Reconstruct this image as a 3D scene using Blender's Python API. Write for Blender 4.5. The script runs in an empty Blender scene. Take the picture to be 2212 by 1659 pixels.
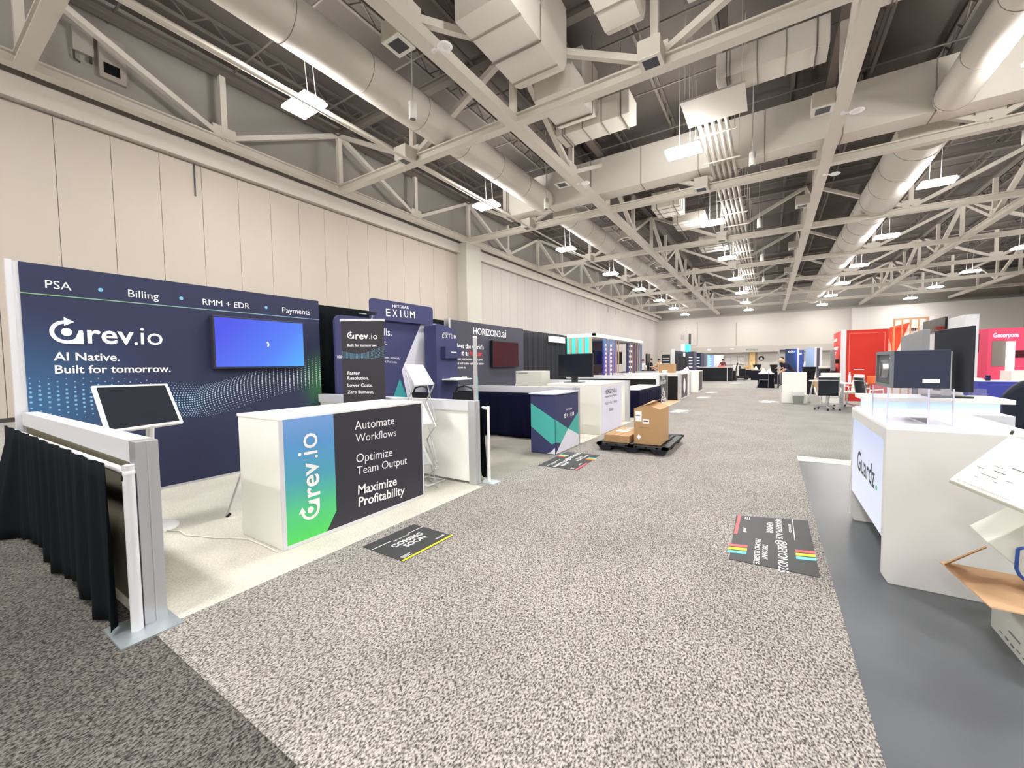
import bpy, bmesh, math, random
from mathutils import Vector, Matrix
random.seed(4)
S = bpy.context.scene
COL = S.collection
# ---------------------------------------------------------------- camera
cam_d = bpy.data.cameras.new('camera'); cam = bpy.data.objects.new('camera', cam_d); COL.objects.link(cam)
cam_d.sensor_fit = 'HORIZONTAL'; cam_d.sensor_width = 36.0; cam_d.lens = 36.0 * 875.0 / 2212.0
cam_d.clip_start = 0.05; cam_d.clip_end = 300
RM = Matrix(((0.84429539, -0.01407467, 0.53569319), (0.53570334, 0.04769301, -0.84305831), (-0.01368305, 0.99876287, 0.04780684)))
cam.matrix_world = Matrix.Translation((0, 0, 1.42)) @ RM.to_4x4()
S.camera = cam
# ---------------------------------------------------------------- world, exposure
W = bpy.data.worlds.new('world'); S.world = W; W.use_nodes = True
W.node_tree.nodes['Background'].inputs[0].default_value = (0.9, 0.95, 1, 1)
W.node_tree.nodes['Background'].inputs[1].default_value = 0.3
S.view_settings.view_transform = 'Standard'; S.view_settings.look = 'None'
S.view_settings.gamma = 1.0; S.view_settings.use_curve_mapping = False
S.view_settings.exposure = 1.7
LAMP = 60.0       # strength of the ceiling light diffusers
# ---------------------------------------------------------------- materials
def lin(c):
    r = []
    for v in c:
        v = v / 255.0
        r.append(v / 12.92 if v <= 0.04045 else ((v + 0.055) / 1.055) ** 2.4)
    return (r[0], r[1], r[2], 1.0)
MATS = {}
def M(name, rgb=(200, 200, 200), rough=0.6, metal=0.0, emit=0.0, bump=0.0, bscale=200.0, var=0.0, vscale=4.0, trans=0.0, spec=0.4, alpha=1.0):
    if name in MATS: return MATS[name]
    m = bpy.data.materials.new(name); m.use_nodes = True
    n = m.node_tree.nodes; l = m.node_tree.links; b = n['Principled BSDF']
    c = lin(rgb)
    b.inputs['Base Color'].default_value = c; b.inputs['Roughness'].default_value = rough
    b.inputs['Metallic'].default_value = metal; b.inputs['Specular IOR Level'].default_value = spec
    if trans: b.inputs['Transmission Weight'].default_value = trans
    if emit:
        if emit < 5: emit *= 0.36
        b.inputs['Emission Color'].default_value = c; b.inputs['Emission Strength'].default_value = emit
    if var or bump:
        tc = n.new('ShaderNodeTexCoord')
    if var:
        nz = n.new('ShaderNodeTexNoise'); nz.inputs['Scale'].default_value = vscale; nz.inputs['Detail'].default_value = 4
        l.new(tc.outputs['Object'], nz.inputs['Vector'])
        mx = n.new('ShaderNodeMix'); mx.data_type = 'RGBA'
        mx.inputs[6].default_value = (c[0] * (1 - var), c[1] * (1 - var), c[2] * (1 - var), 1)
        mx.inputs[7].default_value = (min(1, c[0] * (1 + var)), min(1, c[1] * (1 + var)), min(1, c[2] * (1 + var)), 1)
        l.new(nz.outputs['Fac'], mx.inputs[0]); l.new(mx.outputs[2], b.inputs['Base Color'])
    if bump:
        n2 = n.new('ShaderNodeTexNoise'); n2.inputs['Scale'].default_value = bscale
        bp = n.new('ShaderNodeBump'); bp.inputs['Strength'].default_value = bump; bp.inputs['Distance'].default_value = 0.01
        l.new(tc.outputs['Object'], n2.inputs['Vector']); l.new(n2.outputs['Fac'], bp.inputs['Height']); l.new(bp.outputs['Normal'], b.inputs['Normal'])
    MATS[name] = m
    return m
def carpet(name, dark, light, p0=0.40, p1=0.60, scale=85.0, patch=0.25):
    m = bpy.data.materials.new(name); m.use_nodes = True
    n = m.node_tree.nodes; l = m.node_tree.links; b = n['Principled BSDF']
    b.inputs['Roughness'].default_value = 0.95; b.inputs['Specular IOR Level'].default_value = 0.1
    tc = n.new('ShaderNodeTexCoord'); mp = n.new('ShaderNodeMapping'); mp.inputs['Scale'].default_value = (1.0, 0.62, 1.0)
    mp.inputs['Rotation'].default_value = (0, 0, 0.5)
    l.new(tc.outputs['Object'], mp.inputs['Vector'])
    nz = n.new('ShaderNodeTexNoise'); nz.inputs['Scale'].default_value = scale; nz.inputs['Detail'].default_value = 2.0; nz.inputs['Roughness'].default_value = 0.6
    l.new(mp.outputs['Vector'], nz.inputs['Vector'])
    rp = n.new('ShaderNodeValToRGB'); e = rp.color_ramp.elements
    e[0].position = p0; e[0].color = lin(dark); e[1].position = p1; e[1].color = lin(light)
    l.new(nz.outputs['Fac'], rp.inputs['Fac'])
    n2 = n.new('ShaderNodeTexNoise'); n2.inputs['Scale'].default_value = 1.3; n2.inputs['Detail'].default_value = 5
    l.new(tc.outputs['Object'], n2.inputs['Vector'])
    mr = n.new('ShaderNodeMapRange'); mr.inputs['From Min'].default_value = 0.3; mr.inputs['From Max'].default_value = 0.7
    mr.inputs['To Min'].default_value = 1 - patch; mr.inputs['To Max'].default_value = 1 + patch * 0.4
    l.new(n2.outputs['Fac'], mr.inputs['Value'])
    mx = n.new('ShaderNodeMix'); mx.data_type = 'RGBA'; mx.blend_type = 'MULTIPLY'; mx.inputs[0].default_value = 1
    l.new(rp.outputs['Color'], mx.inputs[6]); l.new(mr.outputs['Result'], mx.inputs[7]); l.new(mx.outputs[2], b.inputs['Base Color'])
    bp = n.new('ShaderNodeBump'); bp.inputs['Strength'].default_value = 0.5; bp.inputs['Distance'].default_value = 0.006
    l.new(nz.outputs['Fac'], bp.inputs['Height']); l.new(bp.outputs['Normal'], b.inputs['Normal'])
    return m
def grad(name, stops, axis, a, b_, rough=0.5, emit=0.0, ang=None, spec=0.4):
    """printed or displayed colour gradient; axis: object-space direction, a/b_ its start and end values"""
    m = bpy.data.materials.new(name); m.use_nodes = True
    n = m.node_tree.nodes; l = m.node_tree.links; b = n['Principled BSDF']; b.inputs['Roughness'].default_value = rough
    b.inputs['Specular IOR Level'].default_value = spec
    g = n.new('ShaderNodeNewGeometry'); d = n.new('ShaderNodeVectorMath'); d.operation = 'DOT_PRODUCT'; d.inputs[1].default_value = axis
    l.new(g.outputs['Position'], d.inputs[0])
    mr = n.new('ShaderNodeMapRange'); mr.inputs['From Min'].default_value = a; mr.inputs['From Max'].default_value = b_
    l.new(d.outputs['Value'], mr.inputs['Value'])
    rp = n.new('ShaderNodeValToRGB'); el = rp.color_ramp.elements
    while len(el) < len(stops): el.new(0.5)
    for e, (p, c) in zip(el, stops): e.position = p; e.color = lin(c)
    l.new(mr.outputs['Result'], rp.inputs['Fac']); l.new(rp.outputs['Color'], b.inputs['Base Color'])
    if emit:
        emit *= 0.36
        l.new(rp.outputs['Color'], b.inputs['Emission Color']); b.inputs['Emission Strength'].default_value = emit
        b.inputs['Base Color'].default_value = (0, 0, 0, 1)
        l.remove(b.inputs['Base Color'].links[0]); b.inputs['Base Color'].default_value = (0.01, 0.01, 0.02, 1)
    return m
WHITE = M('white_laminate', (240, 240, 234), 0.45, var=0.015, vscale=2)
WHITEP = M('white_plastic', (238, 238, 238), 0.35)
INKW = M('white_ink', (250, 250, 250), 0.6)
INKB = M('dark_ink', (40, 42, 50), 0.6)
INKR = M('red_ink', (235, 60, 60), 0.6)
INKT = M('light_blue_ink', (125, 190, 220), 0.6)
ALU = M('aluminium', (205, 207, 212), 0.35, 0.75)
ALUP = M('painted_aluminium', (222, 223, 228), 0.4, 0.15)
CHROME = M('chrome', (225, 225, 228), 0.12, 1.0)
GALV = M('galvanised_plate', (190, 200, 205), 0.35, 0.7, var=0.12, vscale=18)
BLACKP = M('black_plastic', (22, 23, 26), 0.4)
BLACKG = M('black_gloss', (14, 15, 18), 0.12)
DRAPE = M('black_drape_cloth', (17, 21, 25), 0.95, bump=0.3, bscale=900, spec=0.1)
NAVYD = M('dark_navy_cloth', (20, 20, 44), 0.95, bump=0.3, bscale=900, spec=0.1)
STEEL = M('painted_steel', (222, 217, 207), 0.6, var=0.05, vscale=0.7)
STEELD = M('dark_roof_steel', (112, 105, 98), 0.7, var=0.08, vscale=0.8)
DUCT = M('painted_duct', (218, 213, 204), 0.55, var=0.04, vscale=0.5)
DUCTR = M('duct_seam', (150, 144, 135), 0.6)
DARKV = M('dark_void', (28, 28, 34), 0.8)
CARD = M('cardboard', (180, 144, 104), 0.85, var=0.05, vscale=9)
CARDI = M('cardboard_inside', (204, 168, 132), 0.85, var=0.04, vscale=9)
CARDW = M('white_cardboard', (208, 208, 200), 0.75, var=0.03, vscale=6)
PAPER = M('paper', (245, 246, 246), 0.7)
NAVY = M('navy_print', (44, 52, 94), 0.6)
TEAL = M('teal_print', (64, 178, 168), 0.6)
CHAR = M('charcoal_print', (52, 52, 62), 0.55)
CHARF = M('charcoal_floor_print', (58, 60, 62), 0.6, var=0.06, vscale=8)
WOOD = M('oak_slat', (196, 150, 108), 0.6, var=0.1, vscale=12)
RED = M('red_panel', (206, 42, 26), 0.55, var=0.04, vscale=2)
PINK = M('pink_panel', (214, 70, 104), 0.55)
# ---------------------------------------------------------------- mesh builder
class G:
    def __init__(s): s.v = []; s.f = []; s.smooth = []
    def add(s, vs, fs, sm=False):
        o = len(s.v); s.v += [tuple(p) for p in vs]; s.f += [tuple(i + o for i in f) for f in fs]; s.smooth += [sm] * len(fs); return s
    def box(s, x0, x1, y0, y1, z0, z1):
        return s.hexa([(x0, y0, z0), (x1, y0, z0), (x1, y1, z0), (x0, y1, z0)], [(x0, y0, z1), (x1, y0, z1), (x1, y1, z1), (x0, y1, z1)])
    def hexa(s, a, b):
        return s.add(list(a) + list(b), [(3, 2, 1, 0), (4, 5, 6, 7), (0, 1, 5, 4), (1, 2, 6, 5), (2, 3, 7, 6), (3, 0, 4, 7)])
    def prism(s, poly, d):
        n = len(poly); d = Vector(d); b = [tuple(Vector(p) + d) for p in poly]
        return s.add(list(poly) + b, [tuple(range(n))[::-1], tuple(range(n, 2 * n))] + [(i, (i + 1) % n, n + (i + 1) % n, n + i) for i in range(n)])
    def slab(s, p0, p1, p2, p3, t):
        a, b, c = Vector(p0), Vector(p1), Vector(p3); nn = (b - a).cross(c - a).normalized() * t
        return s.hexa([Vector(p) - nn for p in (p0, p1, p2, p3)], [p0, p1, p2, p3])
    def cyl(s, p0, p1, r0, r1=None, n=12, cap=True):
        return s.tube([p0, p1], [r0, r0 if r1 is None else r1], n, cap)
    def tube(s, pts, r, n=10, cap=True, closed=False):
        P = [Vector(p) for p in pts]; k = len(P); R = r if isinstance(r, (list, tuple)) else [r] * k
        vs = []; fs = []; u = None
        for i in range(k):
            if closed: t = (P[(i + 1) % k] - P[i - 1]).normalized()
            else:
                a = P[max(0, i - 1)]; b = P[min(k - 1, i + 1)]; t = (b - a).normalized()
            if u is None:
                u = Vector((0, 0, 1)) if abs(t.z) < 0.9 else Vector((1, 0, 0))
            u = (u - t * u.dot(t)).normalized(); w = t.cross(u)
            for j in range(n):
                an = 2 * math.pi * j / n; vs.append(P[i] + (u * math.cos(an) + w * math.sin(an)) * R[i])
        for i in range(k if closed else k - 1):
            i2 = (i + 1) % k
            for j in range(n): fs.append((i * n + j, i * n + (j + 1) % n, i2 * n + (j + 1) % n, i2 * n + j))
        s.add(vs, fs, True)
        if cap and not closed:
            s.add(vs[:n], [tuple(range(n))[::-1]]); s.add(vs[-n:], [tuple(range(n))])
        return s
    def bar(s, p0, p1, w, h):
        """rectangular bar from p0 to p1, w across, h towards up"""
        a = Vector(p0); b = Vector(p1); t = (b - a).normalized()
        up = Vector((0, 0, 1)) if abs(t.z) < 0.95 else Vector((0, 1, 0))
        x = t.cross(up).normalized(); y = x.cross(t)
        q = lambda o: [o - x * w / 2 - y * h / 2, o + x * w / 2 - y * h / 2, o + x * w / 2 + y * h / 2, o - x * w / 2 + y * h / 2]
        return s.hexa(q(a), q(b))
    def lathe(s, c, prof, n=24):
        vs = []; fs = []; k = len(prof)
        for r, z in prof:
            for j in range(n):
                an = 2 * math.pi * j / n; vs.append((c[0] + r * math.cos(an), c[1] + r * math.sin(an), c[2] + z))
        for i in range(k - 1):
            for j in range(n): fs.append((i * n + j, i * n + (j + 1) % n, (i + 1) * n + (j + 1) % n, (i + 1) * n + j))
        s.add(vs, fs, True); s.add(vs[:n], [tuple(range(n))[::-1]]); s.add(vs[-n:], [tuple(range(n))]); return s
    def grid(s, fn, nu, nv, sm=True):
        vs = [fn(i / nu, j / nv) for j in range(nv + 1) for i in range(nu + 1)]
        fs = [(j * (nu + 1) + i, j * (nu + 1) + i + 1, (j + 1) * (nu + 1) + i + 1, (j + 1) * (nu + 1) + i) for j in range(nv) for i in range(nu)]
        return s.add(vs, fs, sm)
    def ball(s, c, r, n=12):
        rr = r if isinstance(r, (tuple, list)) else (r, r, r); vs = []; fs = []; m = n // 2
        for i in range(m + 1):
            ph = math.pi * i / m
            for j in range(n):
                th = 2 * math.pi * j / n
                vs.append((c[0] + rr[0] * math.sin(ph) * math.cos(th), c[1] + rr[1] * math.sin(ph) * math.sin(th), c[2] + rr[2] * math.cos(ph)))
        for i in range(m):
            for j in range(n): fs.append((i * n + j, (i + 1) * n + j, (i + 1) * n + (j + 1) % n, i * n + (j + 1) % n))
        return s.add(vs, fs, True)
    def flat(s, o, u, v, poly, t=0.002):
        """a flat shape given in (u, v) metres on the plane through o, with a little thickness"""
        o = Vector(o); u = Vector(u).normalized(); v = Vector(v).normalized(); n = u.cross(v)
        return s.prism([o + u * a + v * b for a, b in poly], n * t)
    def disc(s, o, u, v, r, n=16, t=0.002, ry=None):
        return s.flat(o, u, v, [(r * math.cos(2 * math.pi * i / n), (ry or r) * math.sin(2 * math.pi * i / n)) for i in range(n)], t)
    def text(s, body, p, q, up, h=None, bold=0.0, lift=0.003, n=None, sx=None):
        """lettering whose baseline runs from p to q; its height follows the width unless h (capital height) is given"""
        p = Vector(p); q = Vector(q); wd = (q - p).length; u = (q - p).normalized(); v = Vector(up); v = (v - u * v.dot(u)).normalized()
        vs, fs, w, x0 = glyphs(body, bold)
        k = wd / w; ky = k if h is None else h / 0.69
        nn = u.cross(v)
        return s.add([p + u * ((a - x0) * k) + v * (b * ky) + nn * lift for a, b in vs], fs)
    def spaced(s, p, q, up, h, lift=0.003):
        for ch, a, b in (('E', 0, .14), ('X', .215, .375), ('I', .475, .51), ('U', .62, .755), ('M', .83, 1.0)):
            s.text(ch, lerp(p, q, a), lerp(p, q, b), up, h=h, bold=0.012, lift=lift)
        return s
    def make(s, name, mat, parent=None, bevel=0.0, local=False, subsurf=0, solid=0.0, origin=None):
        me = bpy.data.meshes.new(name)
        if parent is not None: off = Vector((0, 0, 0)) if local else Vector(OFF.get(parent.name, (0, 0, 0)))
        elif local: off = Vector((0, 0, 0))
        else:
            if origin is not None: off = Vector(origin)
            else:
                xs = [p[0] for p in s.v]; ys = [p[1] for p in s.v]; zs = [p[2] for p in s.v]
                off = Vector(((min(xs) + max(xs)) / 2, (min(ys) + max(ys)) / 2, min(zs)))
        me.from_pydata([tuple(Vector(p) - off) for p in s.v], [], s.f)
        me.polygons.foreach_set('use_smooth', s.smooth); me.update()
        o = bpy.data.objects.new(name, me); COL.objects.link(o)
        for mm in (mat if isinstance(mat, (list, tuple)) else [mat]): me.materials.append(mm)
        if parent is not None: o.parent = parent; OFF[o.name] = tuple(off)
        else: o.location = off; OFF[o.name] = tuple(off)
        if solid:
            md = o.modifiers.new('solid', 'SOLIDIFY'); md.thickness = solid; md.offset = 0
        if bevel:
            md = o.modifiers.new('bevel', 'BEVEL'); md.width = bevel; md.segments = 2; md.limit_method = 'ANGLE'
        if subsurf:
            md = o.modifiers.new('sub', 'SUBSURF'); md.levels = subsurf; md.render_levels = subsurf
        return o
OFF = {}
_gc = {}
def glyphs(body, bold):
    key = (body, bold)
    if key in _gc: return _gc[key]
    cu = bpy.data.curves.new('t', 'FONT'); cu.body = body; cu.size = 1.0; cu.offset = bold; cu.resolution_u = 3
    ob = bpy.data.objects.new('t', cu); COL.objects.link(ob)
    dg = bpy.context.evaluated_depsgraph_get(); me = bpy.data.meshes.new_from_object(ob.evaluated_get(dg))
    vs = [(v.co.x, v.co.y) for v in me.vertices]; fs = [tuple(p.vertices) for p in me.polygons]
    bpy.data.objects.remove(ob); bpy.data.curves.remove(cu); bpy.data.meshes.remove(me)
    x0 = min(a for a, b in vs); x1 = max(a for a, b in vs)
    _gc[key] = (vs, fs, x1 - x0, x0); return _gc[key]
def tag(o, label, cat, group=None, kind=None):
    o['label'] = label; o['category'] = cat
    if group: o['group'] = group
    if kind: o['kind'] = kind
    return o
def thing(name, label, cat, loc=(0, 0, 0), group=None, rz=0.0):
    o = bpy.data.objects.new(name, None); COL.objects.link(o); o.location = loc; o.rotation_euler = (0, 0, rz); o.empty_display_size = 0.1
    OFF[o.name] = tuple(loc); return tag(o, label, cat, group)
def struct(o): o['kind'] = 'structure'; return o
def dup(root, loc, label=None, rz=None, group=None):
    r = root.copy(); COL.objects.link(r); r.location = loc
    if rz is not None: r.rotation_euler = (0, 0, rz)
    if label: r['label'] = label
    if group: r['group'] = group
    OFF[r.name] = tuple(loc)
    for ch in list(root.children):
        c = ch.copy(); COL.objects.link(c); c.parent = r
        for g in list(ch.children):
            d = g.copy(); COL.objects.link(d); d.parent = c
    return r
UX, UY, UZ = (1, 0, 0), (0, 1, 0), (0, 0, 1)
NX, NY = (-1, 0, 0), (0, -1, 0)
ORD = ['first', 'second', 'third', 'fourth', 'fifth', 'sixth', 'seventh', 'eighth', 'ninth', 'tenth', 'eleventh', 'twelfth']
def lerp(a, b, t): return tuple(x + (y - x) * t for x, y in zip(a, b))

# ================================================================ the hall: floor, walls, roof
YF, XR, YB, ROOF = 80.3, 27.4, -34.0, 13.2
C_AISLE = carpet('speckled_carpet', (74, 71, 69), (184, 178, 173), 0.36, 0.62, 120, 0.13)
C_CROSS = carpet('dark_speckled_carpet', (44, 43, 41), (126, 122, 117), 0.37, 0.64, 120, 0.25)
C_HALL = carpet('hall_carpet', (86, 84, 82), (194, 190, 186), 0.36, 0.62, 110, 0.15)
C_SIDE = carpet('grey_side_carpet', (78, 77, 75), (176, 174, 170), 0.36, 0.62, 110, 0.15)
C_CREAM = carpet('cream_carpet', (194, 190, 179), (222, 219, 208), 0.3, 0.7, 120, 0.16)
C_GREY = carpet('grey_booth_carpet', (138, 134, 126), (168, 164, 155), 0.3, 0.7, 120, 0.2)
fl = struct(G().box(-18.4, 0.36, YB, YF, -0.3, 0).box(5.2, XR, YB, YF, -0.3, 0).box(0.36, 5.2, YB, 7.0, -0.3, 0).box(0.36, 5.2, 16.2, YF, -0.3, 0).box(0.36, 5.2, 7.0, 16.2, -0.3, 0).make('floor', [C_HALL, C_SIDE]))
for p in list(fl.data.polygons)[24:]: p.material_index = 1
def rug(name, x0, x1, y0, y1, z, mat, label, cat='carpet', group=None):
    return tag(G().box(x0, x1, y0, y1, 0.0, z).make(name, mat), label, cat, group)
rug('cross_aisle_carpet', -16.5, 7.0, YB + 1, 0.74, 0.006, C_CROSS, 'dark charcoal speckled carpet of the cross aisle at the lower left')
rug('aisle_carpet', -2.79, 0.36, 0.74, 24.4, 0.010, C_AISLE, 'light grey speckled carpet running down the long main aisle')
rug('booth_carpet', -6.05, -2.79, 0.74, 3.73, 0.010, C_CREAM, 'cream carpet under the booth with the navy wall and white counter')
rug('booth_carpet', -6.05, -2.79, 3.73, 6.72, 0.009, C_GREY, 'grey carpet inside the booth with the teal and navy podium')
rug('booth_carpet', -6.05, -2.79, 6.72, 12.9, 0.008, C_CREAM, 'pale carpet under the white counter of the charcoal wall booth')
VINYL = M('dark_vinyl', (92, 95, 100), 0.33, var=0.22, vscale=2.5, bump=0.02, bscale=40)
t = rug('vinyl_floor', 0.36, 5.2, -2.0, 6.93, 0.012, VINYL, 'dark grey vinyl booth floor under the big white counter', 'floor mat')
rug('floor_edge_strip', 0.36, 5.2, 6.93, 7.27, 0.014, M('pale_ply', (214, 200, 184), 0.6, var=0.06, vscale=5), 'pale wooden edge strip at the far end of the dark vinyl floor', 'strip')
# left wall: tall movable partition panels with narrow joints
PANEL = M('beige_wall_panel', (182, 173, 163), 0.85, var=0.03, vscale=0.6)
PANEL2 = M('rosy_wall_panel', (182, 177, 172), 0.85, var=0.03, vscale=0.6)
def panels(y0, y1, pitch):
    g = G(); y = y0
    while y < y1 - 0.05:
        e = min(y1, y + pitch); g.box(-18.06, -18.0, y + 0.007, e - 0.007, 0.0, 8.93); y = e
    return g
w = struct(G().box(-18.4, -18.05, YB, YF, 0, ROOF).make('wall_left', M('upper_wall', (164, 160, 153), 0.9, var=0.04, vscale=0.4)))
panels(0.72 - 1.236 * 28, 21.6, 1.236).make('partition_panels', PANEL, w)
panels(23.2, YF, 1.236).make('partition_panels', PANEL2, w)
struct(G().box(-18.0, -17.97, YB, 21.6, 0.0, 0.12).box(-18.0, -17.97, 23.2, YF, 0, 0.12).make('baseboard_left', M('dark_base', (60, 56, 54), 0.7)))
struct(G().box(-18.05, -17.75, YB, 21.6, 8.99, 9.62).box(-18.05, -17.75, 23.2, YF, 8.99, 9.62).make('trim_1', M('track_beam', (196, 191, 182), 0.6)))
struct(G().box(-18.05, -17.2, 21.6, 23.2, 0, 9.66).make('wall_column', M('column_paint', (190, 188, 178), 0.7)))
tag(G().box(-17.98, -17.955, 6.66, 6.70, 7.8, 8.93).make('hanging_strap', BLACKP), 'short black strap hanging from the top of the beige panel wall', 'strap')
for k, (y, z0) in enumerate(((52.0, 8.1), (55.2, 8.1))):
    tag(G().box(-17.98, -17.955, y, y + 0.06, z0, 8.93).make('hanging_strap', BLACKP), ['nearer', 'farther'][k] + ' of two thin black straps high on the distant rosy wall panels', 'strap')
# far wall with entrance band
FARW = M('far_wall_paint', (190, 185, 179), 0.9)
w = struct(G().box(-18.4, XR, YF, YF + 0.3, 0, ROOF).make('wall_far', FARW))
G().box(-18.0, XR, YF - 0.05, YF, 9.3, ROOF).make('upper_wall', M('upper_wall'), w)
G().box(10.4, XR, YF - 1.2, YF - 0.06, 0, 9.2).make('wall_return', M('far_wall_light', (196, 192, 187), 0.9), w)
b = struct(G().box(-12.6, 10.4, YF - 0.9, YF - 0.001, 2.96, 4.02).make('trim_2', M('soffit_band', (176, 170, 163), 0.8)))
G().text('WOMEN', (-3.4, YF - 0.905, 3.25), (-1.75, YF - 0.905, 3.25), UZ, lift=0.01).make('lettering', INKB, b)
for x, yy in ((-9.3, 0), (-5.7, 0)):
    G().box(x, x + 0.5, YF - 0.94, YF - 0.901, 3.5, 3.68).make('exit_sign', M('white_lit', (250, 248, 240), 0.5, emit=1.0), b)
d = struct(G().box(-2.9, -2.06, YF - 0.06, YF - 0.01, 0, 2.9).make('door_1', M('maple_door', (232, 198, 140), 0.5)))
G().box(-2.98, -2.9, YF - 0.12, YF - 0.01, 0, 2.95).box(-2.06, -1.72, YF - 0.12, YF - 0.01, 0, 2.95).make('door_frame', M('bronze_frame', (150, 128, 104), 0.5), d)
G().box(-2.72, -2.4, YF - 0.07, YF - 0.061, 1.45, 1.6).make('door_sign', M('tan_sign', (205, 150, 110), 0.6), d)
wn = struct(G().box(-7.7, -3.6, YF - 0.05, YF - 0.01, 0.9, 2.15).make('window_1', M('frosted_glass', (206, 202, 200), 0.3)))
g = G().box(-7.7, -3.6, YF - 0.1, YF - 0.01, 2.15, 2.3).box(-7.7, -3.6, YF - 0.1, YF - 0.01, 0.84, 0.92)
for i in range(5): g.box(-7.7 + i * 1.0, -7.62 + i * 1.0, YF - 0.09, YF - 0.01, 0.9, 2.2)
g.make('window_frame', M('grey_frame', (150, 146, 142), 0.5), wn)
s = thing('restroom_sign', 'round black restroom sign with a white figure on the far wall', 'sign', (-1.15, YF - 0.02, 1.6))
G().disc((-1.15, YF - 0.012, 1.9), UX, UZ, 0.42, 24, 0.02).make('disc', BLACKP, s)
G().flat((-1.15, YF - 0.034, 1.9), UX, UZ, [(-0.24, -0.2), (0.24, -0.2), (0, 0.24)], 0.004).make('pictogram', INKW, s)
s = thing('wall_conduit', 'electrical conduit loop with a junction box high on the far wall', 'conduit', (-12.3, YF - 0.03, 4.0))
c = lambda x, z: (x, YF - 0.09, z)
G().tube([c(-12.9, 7.9), c(-12.9, 6.9), c(-13.6, 6.9), c(-13.6, 5.7)], 0.03, 6).tube([c(-11.1, 8.6), c(-11.1, 4.5), c(-12.3, 4.5), c(-12.3, 6.0)], 0.035, 6).make('pipe', M('grey_pipe', (168, 162, 156), 0.6), s)
G().box(-13.9, -13.2, YF - 0.14, YF - 0.052, 5.55, 6.5).make('junction_box', M('grey_pipe'), s)
G().box(-12.5, -12.15, YF - 0.3, YF - 0.052, 4.3, 6.6).make('bracket', M('dark_bracket', (70, 66, 64), 0.6), s)
s = tag(G().tube([(-4.9, YF - 0.06, 8.2), (-4.9, YF - 0.06, 4.2)], 0.035, 6).make('wall_conduit', M('grey_pipe')), 'single thin vertical conduit down the middle of the far wall', 'conduit')
struct(G().box(XR, XR + 0.3, YB, YF, 0, ROOF).make('wall_right', M('right_wall_paint', (160, 150, 138), 0.9)))
struct(G().box(-18.4, XR, YB - 0.3, YB, 0, ROOF).make('wall_back', M('back_wall_paint', (222, 214, 204), 0.9)))
struct(G().box(-18.4, XR + 0.3, YB - 0.3, YF + 0.3, ROOF, ROOF + 0.2).make('ceiling', M('roof_deck', (92, 86, 81), 0.9, var=0.06, vscale=0.5)))
# ---------------------------------------------------------------- roof steel
GX = [-17.3, -7.6, 1.87, 11.3, 20.7]
GY = [2.56 + 9.72 * k for k in range(-1, 8)]
ZB, ZT = 9.65, 12.2
def chord(g, a, b, z, w, h, along):
    f = 0.05
    if along == 'x':
        g.box(a, b, -w / 2, w / 2, z, z + f).box(a, b, -w / 2, w / 2, z + h - f, z + h).box(a, b, -0.05, 0.05, z + f, z + h - f)
    else:
        g.box(-w / 2, w / 2, a, b, z, z + f).box(-w / 2, w / 2, a, b, z + h - f, z + h).box(-0.05, 0.05, a, b, z + f, z + h - f)
    return g
def truss(along, pos, a, b, nodes, label, group, tube=False, dark=False):
    mt = STEEL
    t = thing('roof_truss', label, 'truss', (0, pos, ZB - 0.012) if along == 'x' else (pos, 0, ZB), group)
    P = (lambda s, z, o=0.0: (s, o, z - ZB)) if along == 'x' else (lambda s, z, o=0.0: (o, s, z - ZB))
    g = G()
    if tube: g.box(-0.2, 0.2, a, b, -0.02, 0.27)
    else: chord(g, a, b, 0.0, 0.34, 0.32, along)
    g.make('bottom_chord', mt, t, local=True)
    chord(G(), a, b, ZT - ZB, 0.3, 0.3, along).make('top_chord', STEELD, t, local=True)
    for i in range(len(nodes)):
        n0 = nodes[i]; main = i % 2 == 0
        if not (main and along == 'x'): G().bar(P(n0, ZB + 0.25), P(n0, ZT + 0.05), 0.2, 0.2).make('vertical', mt, t, local=True)
        if not main:
            for e in (i - 1, i + 1):
                if 0 <= e < len(nodes):
                    e0 = nodes[e]
                    G().bar(P(n0, ZB + 0.3), P(e0, ZT + 0.1), 0.22, 0.18).make('diagonal', mt, t, local=True)
            if along == 'x': G().box(n0 - 0.38, n0 + 0.38, -0.09, 0.09, 0.3, 0.72).make('gusset', mt, t, local=True)
            else: G().box(-0.09, 0.09, n0 - 0.38, n0 + 0.38, 0.3, 0.72).make('gusset', mt, t, local=True)
    return t
xn = sorted(GX + [(GX[i] + GX[i + 1]) / 2 for i in range(4)])
yn = sorted(GY + [(GY[i] + GY[i + 1]) / 2 for i in range(8)])
for k, y in enumerate(GY):
    lab = 'beige steel truss across the hall, ' + (['behind the viewpoint', 'at the upper left corner'][k] if k < 2 else ORD[k - 2] + ' in the row from the front')
    if k >= 1: truss('x', y, GX[0], 26.8, xn, lab, 'cross trusses under the roof')
for k, x in enumerate(GX):
    lab = 'long beige steel truss running down the hall, ' + ['hugging the left panel wall', 'above the left edge of the aisle', 'above the right edge of the aisle', 'third from the right wall side', 'nearest the right wall'][k]
    truss('y', x, GY[0], 79.9, yn, lab, 'long trusses under the roof', tube=(k in (1, 2)))
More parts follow.
